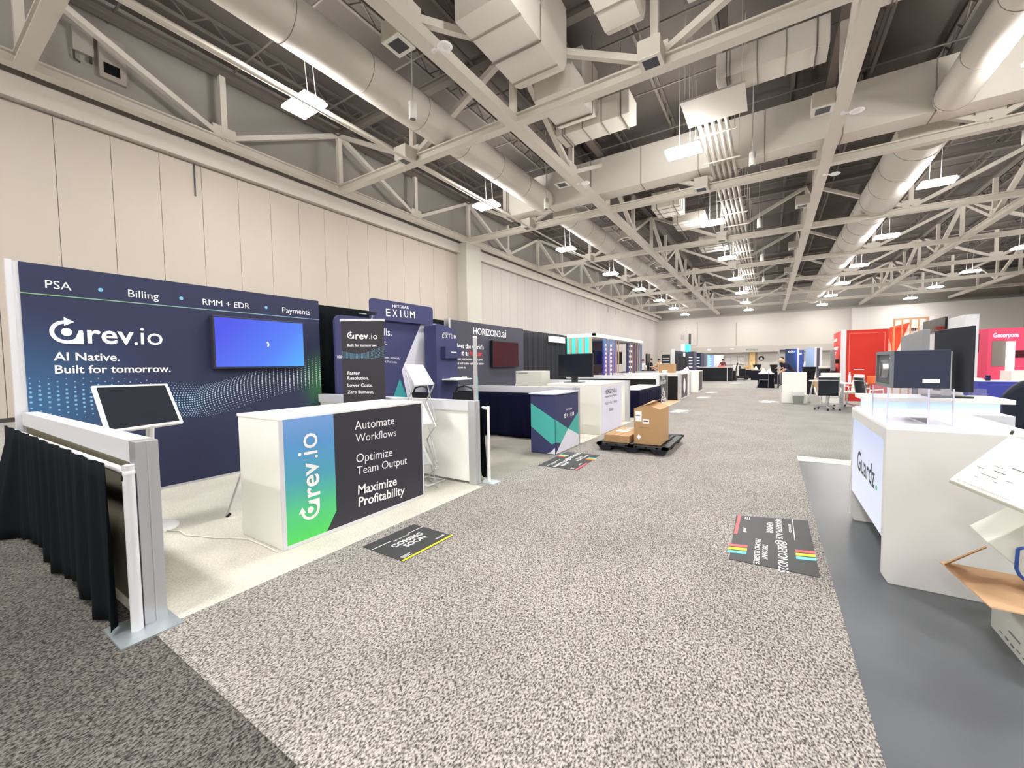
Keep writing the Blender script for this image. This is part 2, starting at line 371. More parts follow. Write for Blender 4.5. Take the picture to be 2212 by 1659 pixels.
# bar joists under the deck
j0 = G()
for yy in (0,): j0.box(-0.06, 0.06, -4.0, 79.5, 0.5, 0.58).box(-0.05, 0.05, -4.0, 79.5, 0.0, 0.06)
y = -3.6
while y < 79:
    j0.bar((0, y, 0.03), (0, y + 0.6, 0.54), 0.04, 0.04).bar((0, y + 0.6, 0.54), (0, y + 1.2, 0.03), 0.04, 0.04); y += 1.2
JL = 'dark grey open-web bar joist under the roof deck'
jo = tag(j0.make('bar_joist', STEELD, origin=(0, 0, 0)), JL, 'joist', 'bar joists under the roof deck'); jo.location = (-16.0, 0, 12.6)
for k in range(1, 17): dup(jo, (-16.0 + 2.38 * k, 0, 12.6))
bg = tag(G().cyl((-17.9, 0, 0), (26.5, 0, 0), 0.035, n=6).make('bridging_rod', STEELD, origin=(0, 0, 0)), 'thin rod tying the roof joists together crosswise', 'rod', 'bridging rods'); bg.location = (0, 4.5, 12.45)
for k in range(1, 22): dup(bg, (0, 4.5 + 3.24 * k, 12.45))
# ---------------------------------------------------------------- ceiling lights
LXS = [-12.45, -2.95, 6.5, 16.0]; LYS = [7.65 + 9.72 * k for k in range(-4, 8)]  # the two rearmost rows are unseen, added as fill light from behind
ROWN = ['row beside the left wall', 'row above the aisle', 'row right of the aisle', 'far right row']
LIT = M('lamp_diffuser', (255, 252, 248), 0.4, emit=LAMP)
LUPGLOW = M('added_uplight_glow', (255, 252, 248), 0.4, emit=LAMP * 0.5)  # half-strength glow for the added uplight
proto = None
for i, x in enumerate(LXS):
    for k, y in enumerate(LYS):
        lab = 'bright hanging light panel, %s in the %s' % ((ORD[k - 4] + ' from the front') if k >= 4 else ['added, farthest back', 'third', 'second', 'just'][k] + ' behind the viewpoint', ROWN[i])
        if proto is None:
            L = thing('ceiling_light', lab, 'ceiling light', (x, y, 9.54), 'ceiling light panels')
            G().box(-0.58, 0.58, -0.34, 0.34, 0.13, 0.2).make('housing', M('lamp_housing', (235, 235, 230), 0.5), L, local=True)
            G().box(-0.62, 0.62, -0.38, 0.38, 0.06, 0.128).make('diffuser', LIT, L, local=True)
            G().box(-0.34, 0.34, -0.22, 0.22, 0.202, 0.23).make('added_uplight', LUPGLOW, L, local=True)  # upward glow added to brighten the roof steel and deck
            for sx in (-0.2, 0.2): G().cyl((sx, 0.3, 0.2), (sx * 0.9, 0, 3.62), 0.012, n=5).make('suspension_wire', M('wire_grey', (190, 190, 190), 0.5), L, local=True)
            proto = L
        else: dup(proto, (x, y, 9.54), lab)
# ---------------------------------------------------------------- square downlight boxes and small ceiling gear
bx = None
def downlight(x, y, lab):
    global bx
    if bx is None:
        bx = thing('downlight_box', lab, 'downlight', (x, y, 9.6), 'square downlight boxes')
        G().box(-0.3, 0.3, -0.3, 0.3, 0.02, 0.5).make('housing', M('downlight_paint', (204, 200, 190), 0.6), bx, local=True)
        G().box(-0.3, 0.3, -0.3, -0.2, 0, 0.02).box(-0.3, 0.3, 0.2, 0.3, 0, 0.02).box(-0.3, -0.2, -0.2, 0.2, 0, 0.02).box(0.2, 0.3, -0.2, 0.2, 0, 0.02).make('trim_ring', M('downlight_trim', (228, 226, 218), 0.5), bx, local=True)
        G().box(-0.2, 0.2, -0.2, 0.2, 0.008, 0.019).make('lens', M('dark_lens', (62, 64, 72), 0.15), bx, local=True)
    else: dup(bx, (x, y, 9.6), lab)
for k in range(6): downlight(-8.12, 7.6 + 9.72 * k, 'square downlight box on the truss left of the aisle, %s from the front' % ORD[k])
for k in range(6): downlight(1.36, 17.1 + 9.72 * k, 'square downlight box on the truss right of the aisle, %s from the front' % ORD[k])
for i, x in enumerate((-12.4, -2.85)):
    for k in range(4):
        downlight(x, 11.81 + 9.72 * k, 'square downlight box on the %s cross truss, %s' % (ORD[k], ['near the left wall', 'above the aisle'][i]))
ap = None
for (x, y, lab) in [(-7.1, 8.2, 'white disc antenna below the left aisle truss, nearest the viewer'), (-7.1, 17.6, 'white disc antenna below the left aisle truss, second one along'), (2.3, 17.6, 'white disc antenna below the right aisle truss, nearest the viewer'), (2.3, 22.9, 'white disc antenna below the right aisle truss, second one along')]:
    if ap is None:
        ap = thing('ceiling_antenna', lab, 'antenna', (x, y, 9.5), 'white disc antennas')
        G().lathe((0, 0, 0), [(0.02, 0), (0.16, 0.01), (0.2, 0.04), (0.16, 0.08), (0.02, 0.09)], 20).make('disc', WHITEP, ap, local=True)
        G().bar((0, 0, 0.07), (-0.35, 0, 0.07), 0.05, 0.04).box(-0.42, -0.32, -0.05, 0.05, 0.05, 0.16).make('mounting_arm', WHITEP, ap, local=True)
    else: dup(ap, (x, y, 9.5), lab)
pd = None
for (x, y, z0, z1, lab) in [(-9.3, 9.2, 8.95, 13.2, 'white cylinder speaker hanging on a long cord before the round duct'), (-9.75, 18.85, 9.35, 13.2, 'white cylinder speaker hanging in front of the big cross duct, at its left end'), (-0.7, 19.5, 9.35, 13.2, 'white cylinder speaker hanging in front of the big cross duct, above the aisle'), (-0.62, 28.5, 9.3, 13.2, 'white cylinder speaker hanging past the second cross truss'), (-0.6, 38.0, 9.3, 13.2, 'white cylinder speaker hanging past the third cross truss'), (-0.6, 48.0, 9.3, 13.2, 'white cylinder speaker hanging past the fourth cross truss'), (7.9, 23.2, 9.3, 13.2, 'white cylinder speaker hanging at the upper right of the hall')]:
    t = thing('pendant_speaker', lab, 'speaker', (x, y, z0), 'hanging cylinder speakers')
    G().lathe((x, y, z0), [(0.1, 0), (0.12, 0.02), (0.12, 0.5), (0.05, 0.56)], 16).make('body', M('speaker_white', (222, 220, 214), 0.5), t)
    G().cyl((x, y, z0 - 0.004), (x, y, z0), 0.085, n=16).make('grille', M('speaker_grille', (120, 118, 114), 0.6), t)
    G().cyl((x, y, z0 + 0.55), (x, y, z1), 0.018, n=6).make('cord', M('wire_grey'), t)
# ---------------------------------------------------------------- ducts
def round_duct(x, z, r, a, b, lab, step=2.4):
    t = thing('round_duct', lab, 'duct', (x, a, z - r))
    G().cyl((x, a, z), (x, b, z), r, n=32).make('shell', DUCT, t)
    y = a + 1.0
    while y < b:
        G().tube([(x + (r + 0.004) * math.cos(q * math.pi / 12), y, z + (r + 0.004) * math.sin(q * math.pi / 12)) for q in range(24)], 0.012, 5, closed=True).make('seam', DUCTR, t); y += step
    return t
round_duct(-10.88, 10.6, 0.62, 2.8, 20.7, 'big round duct slanting over the left booths, front length')
round_duct(-10.75, 10.6, 0.66, 22.9, 72.0, 'big round duct at the left beyond the large cross duct')
round_duct(5.32, 10.6, 0.54, 10.0, 20.7, 'big round duct at the upper right, front length')
round_duct(5.19, 10.65, 0.9, 22.9, 74.0, 'big round duct at the right beyond the large cross duct')
def rect_duct(x0, x1, y0, y1, z0, z1, lab, along='y', step=1.25):
    t = thing('rectangular_duct', lab, 'duct', ((x0 + x1) / 2, (y0 + y1) / 2, z0))
    G().box(x0, x1, y0, y1, z0, z1).make('shell', DUCT, t, bevel=0.02)
    e = 0.02
    if along == 'y': fn = lambda g, y: g.box(x0 - e, x1 + e, y - 0.02, y + 0.02, z0 - e, z1 + e); a, b = y0, y1
    else: fn = lambda g, x: g.box(x - 0.02, x + 0.02, y0 - e, y1 + e, z0 - e, z1 + e); a, b = x0, x1
    y = a + 0.4
    while y < b - 0.2:
        g = G(); fn(g, y); g.make('seam', DUCTR, t); y += step
    for px, py in ((x0 + 0.3, y0 - 0.04), (x1 - 0.3, y0 - 0.04)): G().cyl((px, py, z0 - 0.03), (px, py, 13.19), 0.014, n=5).bar((px, py, z0 - 0.03), (px, y1 + 0.04, z0 - 0.03), 0.04, 0.03).make('hanger', STEELD, t)
    return t
rect_duct(-13.7, 9.6, 20.8, 21.78, 10.28, 12.1, 'huge pale rectangular duct spanning the hall before the second cross truss', 'x', 2.6)
rect_duct(-7.4, -4.45, 15.2, 16.2, 10.55, 11.4, 'flat cross duct over the left of the aisle', 'x', 0.75)
rect_duct(-1.6, 1.35, 15.2, 16.2, 10.6, 11.4, 'flat cross duct over the right of the aisle', 'x', 0.75)
rect_duct(2.4, 4.35, 14.6, 15.5, 11.2, 11.6, 'shallow ribbed duct running off to the upper right', 'x', 0.6)
def elbow_duct(x0, x1, y0, y1, z0, z1, zt, lab):
    t = thing('duct_elbow', lab, 'duct', ((x0 + x1) / 2, (y0 + y1) / 2, z0))
    pr = [(y0, z0), (y1 - 0.5, z0), (y1 - 0.2, z0 + 0.12), (y1, z0 + 0.5), (y1, zt), (y1 - 1.5, zt), (y1 - 1.5, z1), (y0, z1)]
    g = G().prism([(x0, a, b) for a, b in pr], (x1 - x0, 0, 0)); g.make('shell', DUCT, t)
    y = y0 + 0.7
    while y < y1 - 0.6: G().box(x0 - 0.02, x1 + 0.02, y - 0.03, y + 0.03, z0 - 0.03, z0).make('seam', DUCTR, t); y += 1.05
    G().cyl((x0 - 0.06, y0 + 1.7, z0 - 0.05), (x0 - 0.06, y0 + 1.7, 13.19), 0.012, n=5).cyl((x1 + 0.06, y0 + 1.7, z0 - 0.05), (x1 + 0.06, y0 + 1.7, 13.19), 0.012, n=5).cyl((x0 - 0.06, y0 + 1.7, z0 - 0.04), (x1 + 0.06, y0 + 1.7, z0 - 0.04), 0.02, n=5).make('hanger', STEELD, t)
elbow_duct(-7.0, -5.45, 8.5, 12.0, 10.3, 11.3, 12.38, 'wide ribbed duct with a bend, hanging above the viewer left of the aisle')
elbow_duct(-3.9, -2.95, 6.5, 11.6, 10.4, 11.3, 12.38, 'narrow ribbed duct hanging above the aisle at the top of the picture')
elbow_duct(-1.9, -0.4, 6.8, 12.0, 10.6, 11.5, 12.38, 'wide duct at the top of the picture right of the narrow one')
elbow_duct(-7.0, -5.6, 12.7, 15.1, 10.5, 11.3, 12.38, 'short duct piece between the first cross truss and the flat cross duct')
rect_duct(-5.9, -4.4, 24.6, 26.6, 10.3, 11.2, 'pale duct box beyond the second cross truss above the aisle', 'y', 0.7)
rect_duct(-5.2, -3.4, 27.0, 28.8, 10.0, 10.5, 'pale air unit hanging over the aisle past the second cross truss', 'y', 0.9)
rect_duct(-4.6, -2.7, 33.6, 35.6, 10.0, 10.8, 'pale air unit hanging over the aisle past the third cross truss', 'y', 0.9)
tag(G().box(-2.62, -0.75, 14.75, 16.45, 9.98, 10.04).cyl((-2.5, 14.9, 10.04), (-2.5, 14.9, 13.19), 0.014, n=5).cyl((-0.85, 14.9, 10.04), (-0.85, 14.9, 13.19), 0.014, n=5).cyl((-2.5, 16.35, 10.04), (-2.5, 16.35, 13.19), 0.014, n=5).cyl((-0.85, 16.35, 10.04), (-0.85, 16.35, 13.19), 0.014, n=5).make('drip_pan', M('pan_white', (212, 207, 198), 0.6)), 'pale square panel hanging under the pipes above the aisle', 'panel')
# pipe bundle
PB = M('pipe_paint', (200, 194, 184), 0.55)
PN = ['leftmost', 'second from left', 'middle', 'second from right', 'rightmost']
for i in range(5):
    x = -2.3 + i * 0.22
    tag(G().cyl((x, 16.5, 10.12), (x, 62, 10.12), 0.07, n=10).make('ceiling_pipe', PB), 'long pale ceiling pipe above the aisle, %s of five' % PN[i], 'pipe', 'five parallel ceiling pipes')
hg = tag(G().bar((-0.7, 0, 0), (0.7, 0, 0), 0.05, 0.05).cyl((-0.66, 0, 0), (-0.66, 0, 2.2), 0.015, n=5).cyl((0.66, 0, 0), (0.66, 0, 2.2), 0.015, n=5).make('pipe_hanger', STEEL, origin=(0, 0, 0)), 'trapeze hanger carrying the five ceiling pipes', 'hanger', 'pipe hangers'); hg.location = (-1.86, 17.4, 10.02)
for k in range(1, 18): dup(hg, (-1.86, 17.4 + 2.45 * k, 10.02))
for k, (x, z, lab) in enumerate([(-12.0, 9.45, 'thin pale pipe passing the first light panel at the left'), (-13.2, 10.3, 'pale steel channel below the round duct at the left'), (-9.2, 12.27, 'dark pipe above the round duct'), (3.1, 12.27, 'dark pipe beside the right aisle truss')]):
    tag(G().cyl((x, 2.0, z), (x, [76, 20.7, 76, 76][k], z), [0.045, 0.11, 0.06, 0.06][k], n=8).make('ceiling_pipe', [PB, STEEL, STEELD, STEELD][k]), lab, 'pipe')
# equipment on the upper left wall
s = thing('control_cabinet', 'pale wall cabinet with a black window high on the left wall', 'cabinet', (-18.04, 4.57, 10.68))
G().box(-18.048, -17.9, 4.26, 4.9, 10.68, 12.0).make('case', M('cabinet_grey', (176, 170, 162), 0.6), s)
G().box(-17.9, -17.88, 4.36, 4.74, 10.84, 11.16).make('window', BLACKG, s)
s = thing('control_cabinet', 'pale wall cabinet with hanging pipe elbows high on the left wall', 'cabinet', (-18.04, 3.95, 11.1))
G().box(-18.048, -17.9, 3.7, 4.15, 11.15, 11.85).make('case', M('cabinet_grey'), s)
G().tube([(-17.95, 3.72, 11.15), (-17.95, 3.72, 10.9), (-17.95, 3.85, 10.85)], 0.03, 6).tube([(-17.95, 4.08, 11.15), (-17.95, 4.08, 10.95)], 0.04, 6).make('pipe', M('dark_bracket'), s)

# ================================================================ left row of booths
def printmat(name, base, blobs, rough=0.55, spec=0.3):
    """printed graphic: base colour with soft printed colour patches (centre, radius, colour)"""
    m = bpy.data.materials.new(name); m.use_nodes = True
    n = m.node_tree.nodes; l = m.node_tree.links; b = n['Principled BSDF']; b.inputs['Roughness'].default_value = rough
    b.inputs['Specular IOR Level'].default_value = spec
    g = n.new('ShaderNodeNewGeometry'); prev = None
    for c, rad, col in blobs:
        d = n.new('ShaderNodeVectorMath'); d.operation = 'DISTANCE'; d.inputs[1].default_value = c; l.new(g.outputs['Position'], d.inputs[0])
        mr = n.new('ShaderNodeMapRange'); mr.interpolation_type = 'SMOOTHSTEP'; mr.inputs['From Min'].default_value = rad; mr.inputs['From Max'].default_value = 0
        l.new(d.outputs['Value'], mr.inputs['Value'])
        mx = n.new('ShaderNodeMix'); mx.data_type = 'RGBA'; mx.inputs[6].default_value = lin(base); mx.inputs[7].default_value = lin(col)
        l.new(mr.outputs['Result'], mx.inputs[0])
        if prev: l.new(prev.outputs[2], mx.inputs[6])
        prev = mx
    l.new(prev.outputs[2], b.inputs['Base Color'])
    return m
def revlogo(g, c, u, v, R, t=0.002, lift=0.003):
    """round arrow mark: open ring with a square foot, a centre dot and an arrow head"""
    c = Vector(c); u = Vector(u).normalized(); v = Vector(v).normalized(); n = u.cross(v); o = c + n * lift
    N = 26; a0, a1 = math.radians(95), math.radians(372)
    ring = []
    for i in range(N + 1):
        a = a0 + (a1 - a0) * i / N; ring.append(a)
    for i in range(N):
        a, b = ring[i], ring[i + 1]
        g.flat(o, u, v, [(R * math.cos(a), R * math.sin(a)), (R * math.cos(b), R * math.sin(b)), (0.72 * R * math.cos(b), 0.72 * R * math.sin(b)), (0.72 * R * math.cos(a), 0.72 * R * math.sin(a))], t)
    g.flat(o + n * 0.0025, u, v, [(0, -1.0 * R), (R, -R), (R, 0.1 * R), (0.72 * R, 0.1 * R), (0.5 * R, -0.5 * R)], t)
    g.flat(o + n * 0.0025, u, v, [(-0.12 * R, 1.28 * R), (-0.12 * R, 0.52 * R), (0.5 * R, 0.9 * R)], t)
    g.disc(o, u, v, 0.34 * R, 16, t)
    return g
# ---- booth with the navy wall
BX = -6.0
NAVYP = printmat('navy_wall_print', (47, 52, 82), [((-6, 0.7, 1.0), 1.15, (58, 100, 142)), ((-6, 3.95, 1.2), 0.62, (70, 142, 84)), ((-6, 2.0, 0.2), 1.2, (38, 42, 70))])
t = thing('display_wall', 'tall navy trade-show wall with white slogan and dotted wave, leftmost in the picture', 'display wall', (-6.06, 2.3, 0.01))
G().box(-6.1, BX, 0.78, 3.80, 0.04, 2.46).make('graphic_panel', NAVYP, t)
G().box(-6.05, -6.0, 0.70, 0.74, 0.01, 2.47).box(-6.12, -6.01, 0.74, 0.78, 0.01, 2.46).make('side_post', ALUP, t)
G().box(-6.12, -5.995, 0.78, 3.80, 0.01, 0.04).make('base_rail', ALU, t)
g = G()
g.text('PSA', (-6.000,0.941,2.235), (-6.000,1.118,2.233), UZ).text('Billing', (-6.000,1.550,2.229), (-6.000,1.815,2.228), UZ).text('RMM + EDR', (-6.000,2.249,2.223), (-6.000,2.792,2.229), UZ).text('Payments', (-6.000,3.232,2.224), (-6.000,3.656,2.230), UZ)
g.text('rev', (-6.000,1.209,1.708), (-6.000,1.577,1.705), UZ, bold=0.016).text('io', (-6.000,1.633,1.706), (-6.000,1.829,1.703), UZ)
g.disc((-5.997,1.594,1.713), UY, UZ, 0.016)
g.text('AI Native.', (-6.000,0.963,1.524), (-6.000,1.449,1.519), UZ, bold=0.016).text('Built for tomorrow.', (-6.000,0.967,1.396), (-6.000,1.891,1.389), UZ, bold=0.016)
g.make('lettering', INKW, t)
revlogo(G(), (-6.000,1.064,1.810), UY, UZ, 0.117).make('logo', INKW, t)
g = G()
for p in ((-5.997,1.332,2.272), (-5.997,2.030,2.273), (-5.997,3.007,2.271)): g.disc(p, UY, UZ, 0.02)
g.make('bullet_dots', INKT, t)
G().box(BX, BX + 0.003, 0.78, 3.80, 2.163, 2.172).make('rule', grad('rule_print', [(0, (140, 190, 130)), (1, (150, 180, 220))], (0, 1, 0), 0.78, 3.8), t)
# dotted wave: columns that pinch together near the middle of the wall
g = G(); ys = [0.80]
while ys[-1] < 3.77: ys.append(ys[-1] + 0.024 + 0.036 * min(1, abs(ys[-1] - 2.15) / 1.1))
for i, y in enumerate(ys):
    e = y - 2.15; pinch = math.exp(-e * e * 3.0)
    zc = 1.12 - 0.10 * pinch + (0.13 * e if e > 0 else -0.02 * e); hw = 0.23 - 0.06 * pinch
    for k in range(17):
        if e < -0.45 and (k + i) % 2: continue
        f = k / 8 - 1.0
        z = zc + hw * f + (0.03 * math.sin(e * 3 + f * 2))
        yy = y + 0.09 * pinch * (f * f - 0.5)
        r = (0.0105 - 0.0025 * pinch + (0.002 if e < -0.45 else 0)) * (1 - 0.55 * abs(f) ** 1.5)
        if 0.79 < yy < 3.79: g.disc((BX, yy, z), UY, UZ, r, 6, 0.0015)
g.make('dot_pattern', grad('dot_print', [(0, (120, 170, 205)), (0.45, (140, 200, 230)), (1, (226, 236, 240))], (0, 1, 0), 0.8, 3.0), t)
# television on that wall
t = thing('television', 'wall television with a glowing blue screen on the navy wall', 'television', (-5.9, 2.9, 1.42))
G().box(-5.985, -5.9, 2.305, 3.485, 1.418, 2.092).make('bezel', M('tv_bezel', (70, 70, 84), 0.3, 0.4), t, bevel=0.006)
G().box(-5.9, -5.896, 2.325, 3.468, 1.442, 2.072).make('screen', grad('blue_screen', [(0, (74, 84, 220)), (0.6, (82, 122, 232)), (1, (80, 168, 240))], (0, 0.75, -0.66), 0.55, 1.65, 0.2, 1.0), t)
g = G(); o = Vector((-5.896, 2.93, 1.745))
for i in range(6):
    a, b = math.radians(60 - i * 18), math.radians(42 - i * 18)
    g.flat(o, UY, UZ, [(0.045 * math.cos(a), 0.045 * math.sin(a)), (0.03 * math.cos(a), 0.03 * math.sin(a)), (0.03 * math.cos(b), 0.03 * math.sin(b)), (0.045 * math.cos(b), 0.045 * math.sin(b))], 0.002)
g.make('loading_mark', M('white_lit'), t)
# low aluminium-framed half wall on the left with a pipe-and-drape stand outside it
def half_wall(y, x0, x1, label, white=True, h=1.03, mat=None):
    t = thing('half_wall', label, 'half wall', ((x0 + x1) / 2, y, 0.01))
    G().box(x0, x1 - 0.1, y - 0.05, y + 0.05, h - 0.12, h).make('top_rail', ALUP, t)
    g = G().box(x1 - 0.1, x1, y - 0.05, y + 0.05, 0.01, h).box(x1 - 0.002, x1 + 0.004, y - 0.004, y + 0.004, 0.01, h); g.make('end_post', ALU, t, bevel=0.006)
    G().box(x0, x1 - 0.1, y - 0.02, y + 0.02, 0.03, h - 0.12).make('infill_panel', mat or WHITE, t)
    return t
half_wall(0.785, -5.98, -2.88, 'low aluminium-framed half wall beside the black drape at the left edge', mat=M('khaki_panel', (150, 142, 122), 0.7))
def drape_pole(x, y, h, label, plate, bar):
    t = thing('drape_stand', label, 'drape stand', (x, y, 0.006))
    G().cyl((x, y, 0.016), (x, y, h), 0.026, n=16).make('upright', ALUP, t)
    a, b, c, d = plate
    G().box(a, b, c, d, 0.006, 0.016).make('base_plate', GALV, t)
    G().cyl((x, y, h - 0.04), bar, 0.02, n=12).ball((x, y - 0.0, h - 0.04), 0.03, 10).make('crossbar', M('white_plastic'), t)
    G().box(x - 0.009, x + 0.009, y - 0.0275, y - 0.024, h - 0.08, h - 0.03).make('slot', BLACKP, t)
    return t
drape_pole(-2.87, 0.70, 0.915, 'silver pole on a square steel plate holding the black drape at the lower left', (-3.03, -2.73, 0.60, 0.86), (-5.85, 0.66, 0.875))
def drape(x0, x1, y, z0, z1, label, mat=DRAPE, n=46, amp=0.022, seed=1, along='x', flare=0.0, ragged=0.0, name='drape', group=None):
    rnd = random.Random(seed); ph = [rnd.uniform(0, 6.28) for _ in range(4)]
    def fn(u, v):
        s = x0 + (x1 - x0) * u; w = 0.35 + 0.65 * (1 - v)
        o = amp * w * (math.sin(u * n * 1.0 + ph[0]) + 0.6 * math.sin(u * n * 2.3 + ph[1]) + 0.4 * math.sin(u * n * 0.37 + ph[2]))
        fl = flare * math.exp(-((u - 0.12) / 0.07) ** 2) * (1 - v)
        zb = z0 + ragged * (0.5 + 0.5 * math.sin(u * 17 + ph[3]))
        z = zb + (z1 - zb) * v
        return (s, y + o - fl, z) if along == 'x' else (y + o + fl, s, z)
    g = G().grid(fn, 150, 10)
    return tag(g.make(name, mat, solid=0.004), label, 'drape', group)
drape(-5.95, -2.905, 0.625, 0.02, 0.925, 'black drape on the low stand at the lower left, outside the navy-wall booth', n=60, amp=0.018, flare=0.22, ragged=0.05)
# touch-screen kiosk
t = thing('kiosk_stand', 'white stand with a tilted white-framed black display in front of the navy wall', 'kiosk', (-4.6, 1.24, 0.01))
G().lathe((-4.6, 1.24, 0.01), [(0.205, 0), (0.205, 0.012), (0.17, 0.03), (0.03, 0.035)], 32).make('base', WHITEP, t)
G().cyl((-4.6, 1.24, 0.03), (-4.42, 1.24, 1.08), 0.028, n=14).make('pole', WHITEP, t)
A = [Vector(p) for p in ((-4.220,0.921,0.947), (-4.220,1.401,0.967), (-4.460,1.379,1.297), (-4.460,0.904,1.301))]
G().slab(A[0], A[1], A[2], A[3], 0.035).make('frame', WHITEP, t, bevel=0.006)
cc = sum(A, Vector()) / 4; nn = (A[1] - A[0]).cross(A[3] - A[0]).normalized()
Bq = [cc + (p - cc) * 0.9 + nn * 0.002 for p in A]
G().slab(*Bq, 0.002).make('screen', M('screen_off', (40, 42, 50), 0.18), t)
pts = [(-4.42, 1.3, 0.018), (-4.3, 1.36, 0.016), (-4.15, 1.35, 0.016), (-4.0, 1.41, 0.016), (-3.85, 1.46, 0.016), (-3.76, 1.52, 0.016), (-3.6, 1.585, 0.016), (-3.35, 1.59, 0.016), (-3.15, 1.585, 0.016)]
tag(G().tube(pts, 0.006, 6).make('power_cable', M('white_cable', (236, 234, 228), 0.5)), 'thin white cable running from the kiosk base round the white counter', 'cable')
# reception counter
t = thing('reception_counter', 'white reception counter with blue-green and charcoal front graphic in the navy-wall booth', 'counter', (-3.45, 2.37, 0.01))
G().box(-3.76, -3.135, 1.62, 3.125, 0.012, 1.02).make('body', WHITE, t, bevel=0.004)
G().box(-3.77, -3.13, 1.615, 3.13, 1.02, 1.042).make('worktop', M('white_top', (248, 248, 246), 0.35), t, bevel=0.003)
G().box(-3.135, -3.122, 1.62, 1.65, 0.012, 1.02).box(-3.135, -3.122, 3.105, 3.125, 0.012, 1.02).box(-3.135, -3.12, 1.65, 3.105, 0.012, 0.04).make('edge_trim', ALUP, t)
f0 = -3.122
GB = grad('blue_green_print', [(0, (84, 214, 96)), (0.25, (88, 205, 140)), (0.5, (82, 168, 190)), (0.78, (92, 156, 216)), (1, (122, 164, 224))], (0, 0, 1), 0.04, 1.02, 0.5)
G().prism([(-3.135, 1.65, 0.04), (-3.135, 1.98, 0.04), (-3.135, 2.075, 0.19), (-3.135, 2.075, 1.02), (-3.135, 1.65, 1.02)], (0.013, 0, 0)).make('gradient_graphic', GB, t)
G().prism([(-3.135, 1.98, 0.04), (-3.135, 3.105, 0.04), (-3.135, 3.105, 1.02), (-3.135, 2.075, 1.02), (-3.135, 2.075, 0.19)], (0.013, 0, 0)).make('charcoal_graphic', CHAR, t)
g = G()
for b, p, q, bo in (('Automate', (-3.122,2.279,0.856), (-3.122,2.732,0.848), 0), ('Workflows', (-3.122,2.283,0.745), (-3.122,2.752,0.728), 0), ('Optimize', (-3.122,2.283,0.558), (-3.122,2.697,0.539), 0), ('Team Output', (-3.122,2.286,0.448), (-3.122,2.881,0.422), 0), ('Maximize', (-3.122,2.290,0.265), (-3.122,2.742,0.239), 0.016), ('Profitability', (-3.122,2.292,0.156), (-3.122,2.841,0.121), 0.016)):
    g.text(b, p, q, UZ, bold=bo)
g.text('rev', (-3.122,1.927,0.374), (-3.122,1.918,0.658), NY, bold=0.016).text('io', (-3.122,1.919,0.718), (-3.122,1.921,0.890), NY)
g.disc((-3.119,1.909,0.695), UZ, NY, 0.012)
g.make('lettering', INKW, t)
revlogo(G(), (-3.122,1.843,0.269), UZ, NY, 0.078).make('logo', INKW, t)
for k, (y, a) in enumerate(((2.05, 0.1), (2.5, -0.2), (2.8, 0.05))):
    tag(G().box(-0.11, 0.11, -0.15, 0.15, 0, 0.003).make('brochure', PAPER, origin=(0, 0, 0)), ['leaflet lying on the white reception counter, nearest the viewer', 'leaflet lying in the middle of the white reception counter', 'leaflet lying toward the far end of the white reception counter'][k], 'leaflet')
    o = [x for x in COL.objects if x.name.startswith('brochure')][-1]; o.location = (-3.45, y, 1.0425); o.rotation_euler = (0, 0, a)
t = thing('easel', 'thin silver tripod easel mostly hidden behind the white reception counter', 'easel', (-4.25, 2.0, 0.01))
for p in ((-4.33, 1.73, 0.0125), (-4.5, 2.2, 0.0125), (-4.0, 2.2, 0.0125)):
    lg = G().cyl(p, (-4.22, 2.02, 0.95), 0.009, n=8).make('leg', ALU, t); G().cyl(p, Vector(p) + Vector((0.012, 0.03, 0.03)), 0.013, n=8).make('rubber_foot', BLACKP, lg)
# pull-up banner
P0, P1 = (-4.72, 3.29), (-4.3, 3.63)
uB = Vector((P1[0] - P0[0], P1[1] - P0[1], 0)).normalized(); nB = uB.cross(Vector((0, 0, 1)))
t = thing('pull_up_banner', 'narrow charcoal pull-up banner standing behind the white reception counter', 'banner', (-4.51, 3.46, 0.01))
def bq(z0, z1, th, e=0.0):
    a = Vector((P0[0], P0[1], 0)) - uB * e; b = Vector((P1[0], P1[1], 0)) + uB * e
    return G().hexa([a + Vector((0, 0, z0)), b + Vector((0, 0, z0)), b - nB * th + Vector((0, 0, z0)), a - nB * th + Vector((0, 0, z0))], [a + Vector((0, 0, z1)), b + Vector((0, 0, z1)), b - nB * th + Vector((0, 0, z1)), a - nB * th + Vector((0, 0, z1))])
bq(0.1, 2.02, 0.004).make('graphic_sheet', M('banner_charcoal', (48, 46, 54), 0.6), t)
bq(2.01, 2.045, 0.02, 0.012).make('top_rail', ALU, t)
bq(0.01, 0.1, 0.09, 0.02).make('base_cassette', ALU, t)
g = G()
for b, p, q, bo in (('rev', (-4.581,3.403,1.781), (-4.453,3.506,1.780), 0.016), ('.io', (-4.446,3.512,1.780), (-4.365,3.577,1.779), 0), ('Built for tomorrow.', (-4.664,3.335,1.687), (-4.370,3.573,1.684), 0.016), ('Faster', (-4.670,3.331,1.318), (-4.548,3.429,1.315), 0.015), ('Resolution.', (-4.671,3.330,1.252), (-4.461,3.500,1.247), 0.015), ('Lower Costs.', (-4.673,3.328,1.161), (-4.428,3.527,1.155), 0.015), ('Zero Burnout.', (-4.676,3.326,1.072), (-4.417,3.535,1.065), 0.015)):
    g.text(b, p, q, UZ, bold=bo)
g.make('lettering', INKW, t)
revlogo(G(), (-4.627,3.365,1.830), uB, UZ, 0.043).make('logo', INKW, t)
g = G()
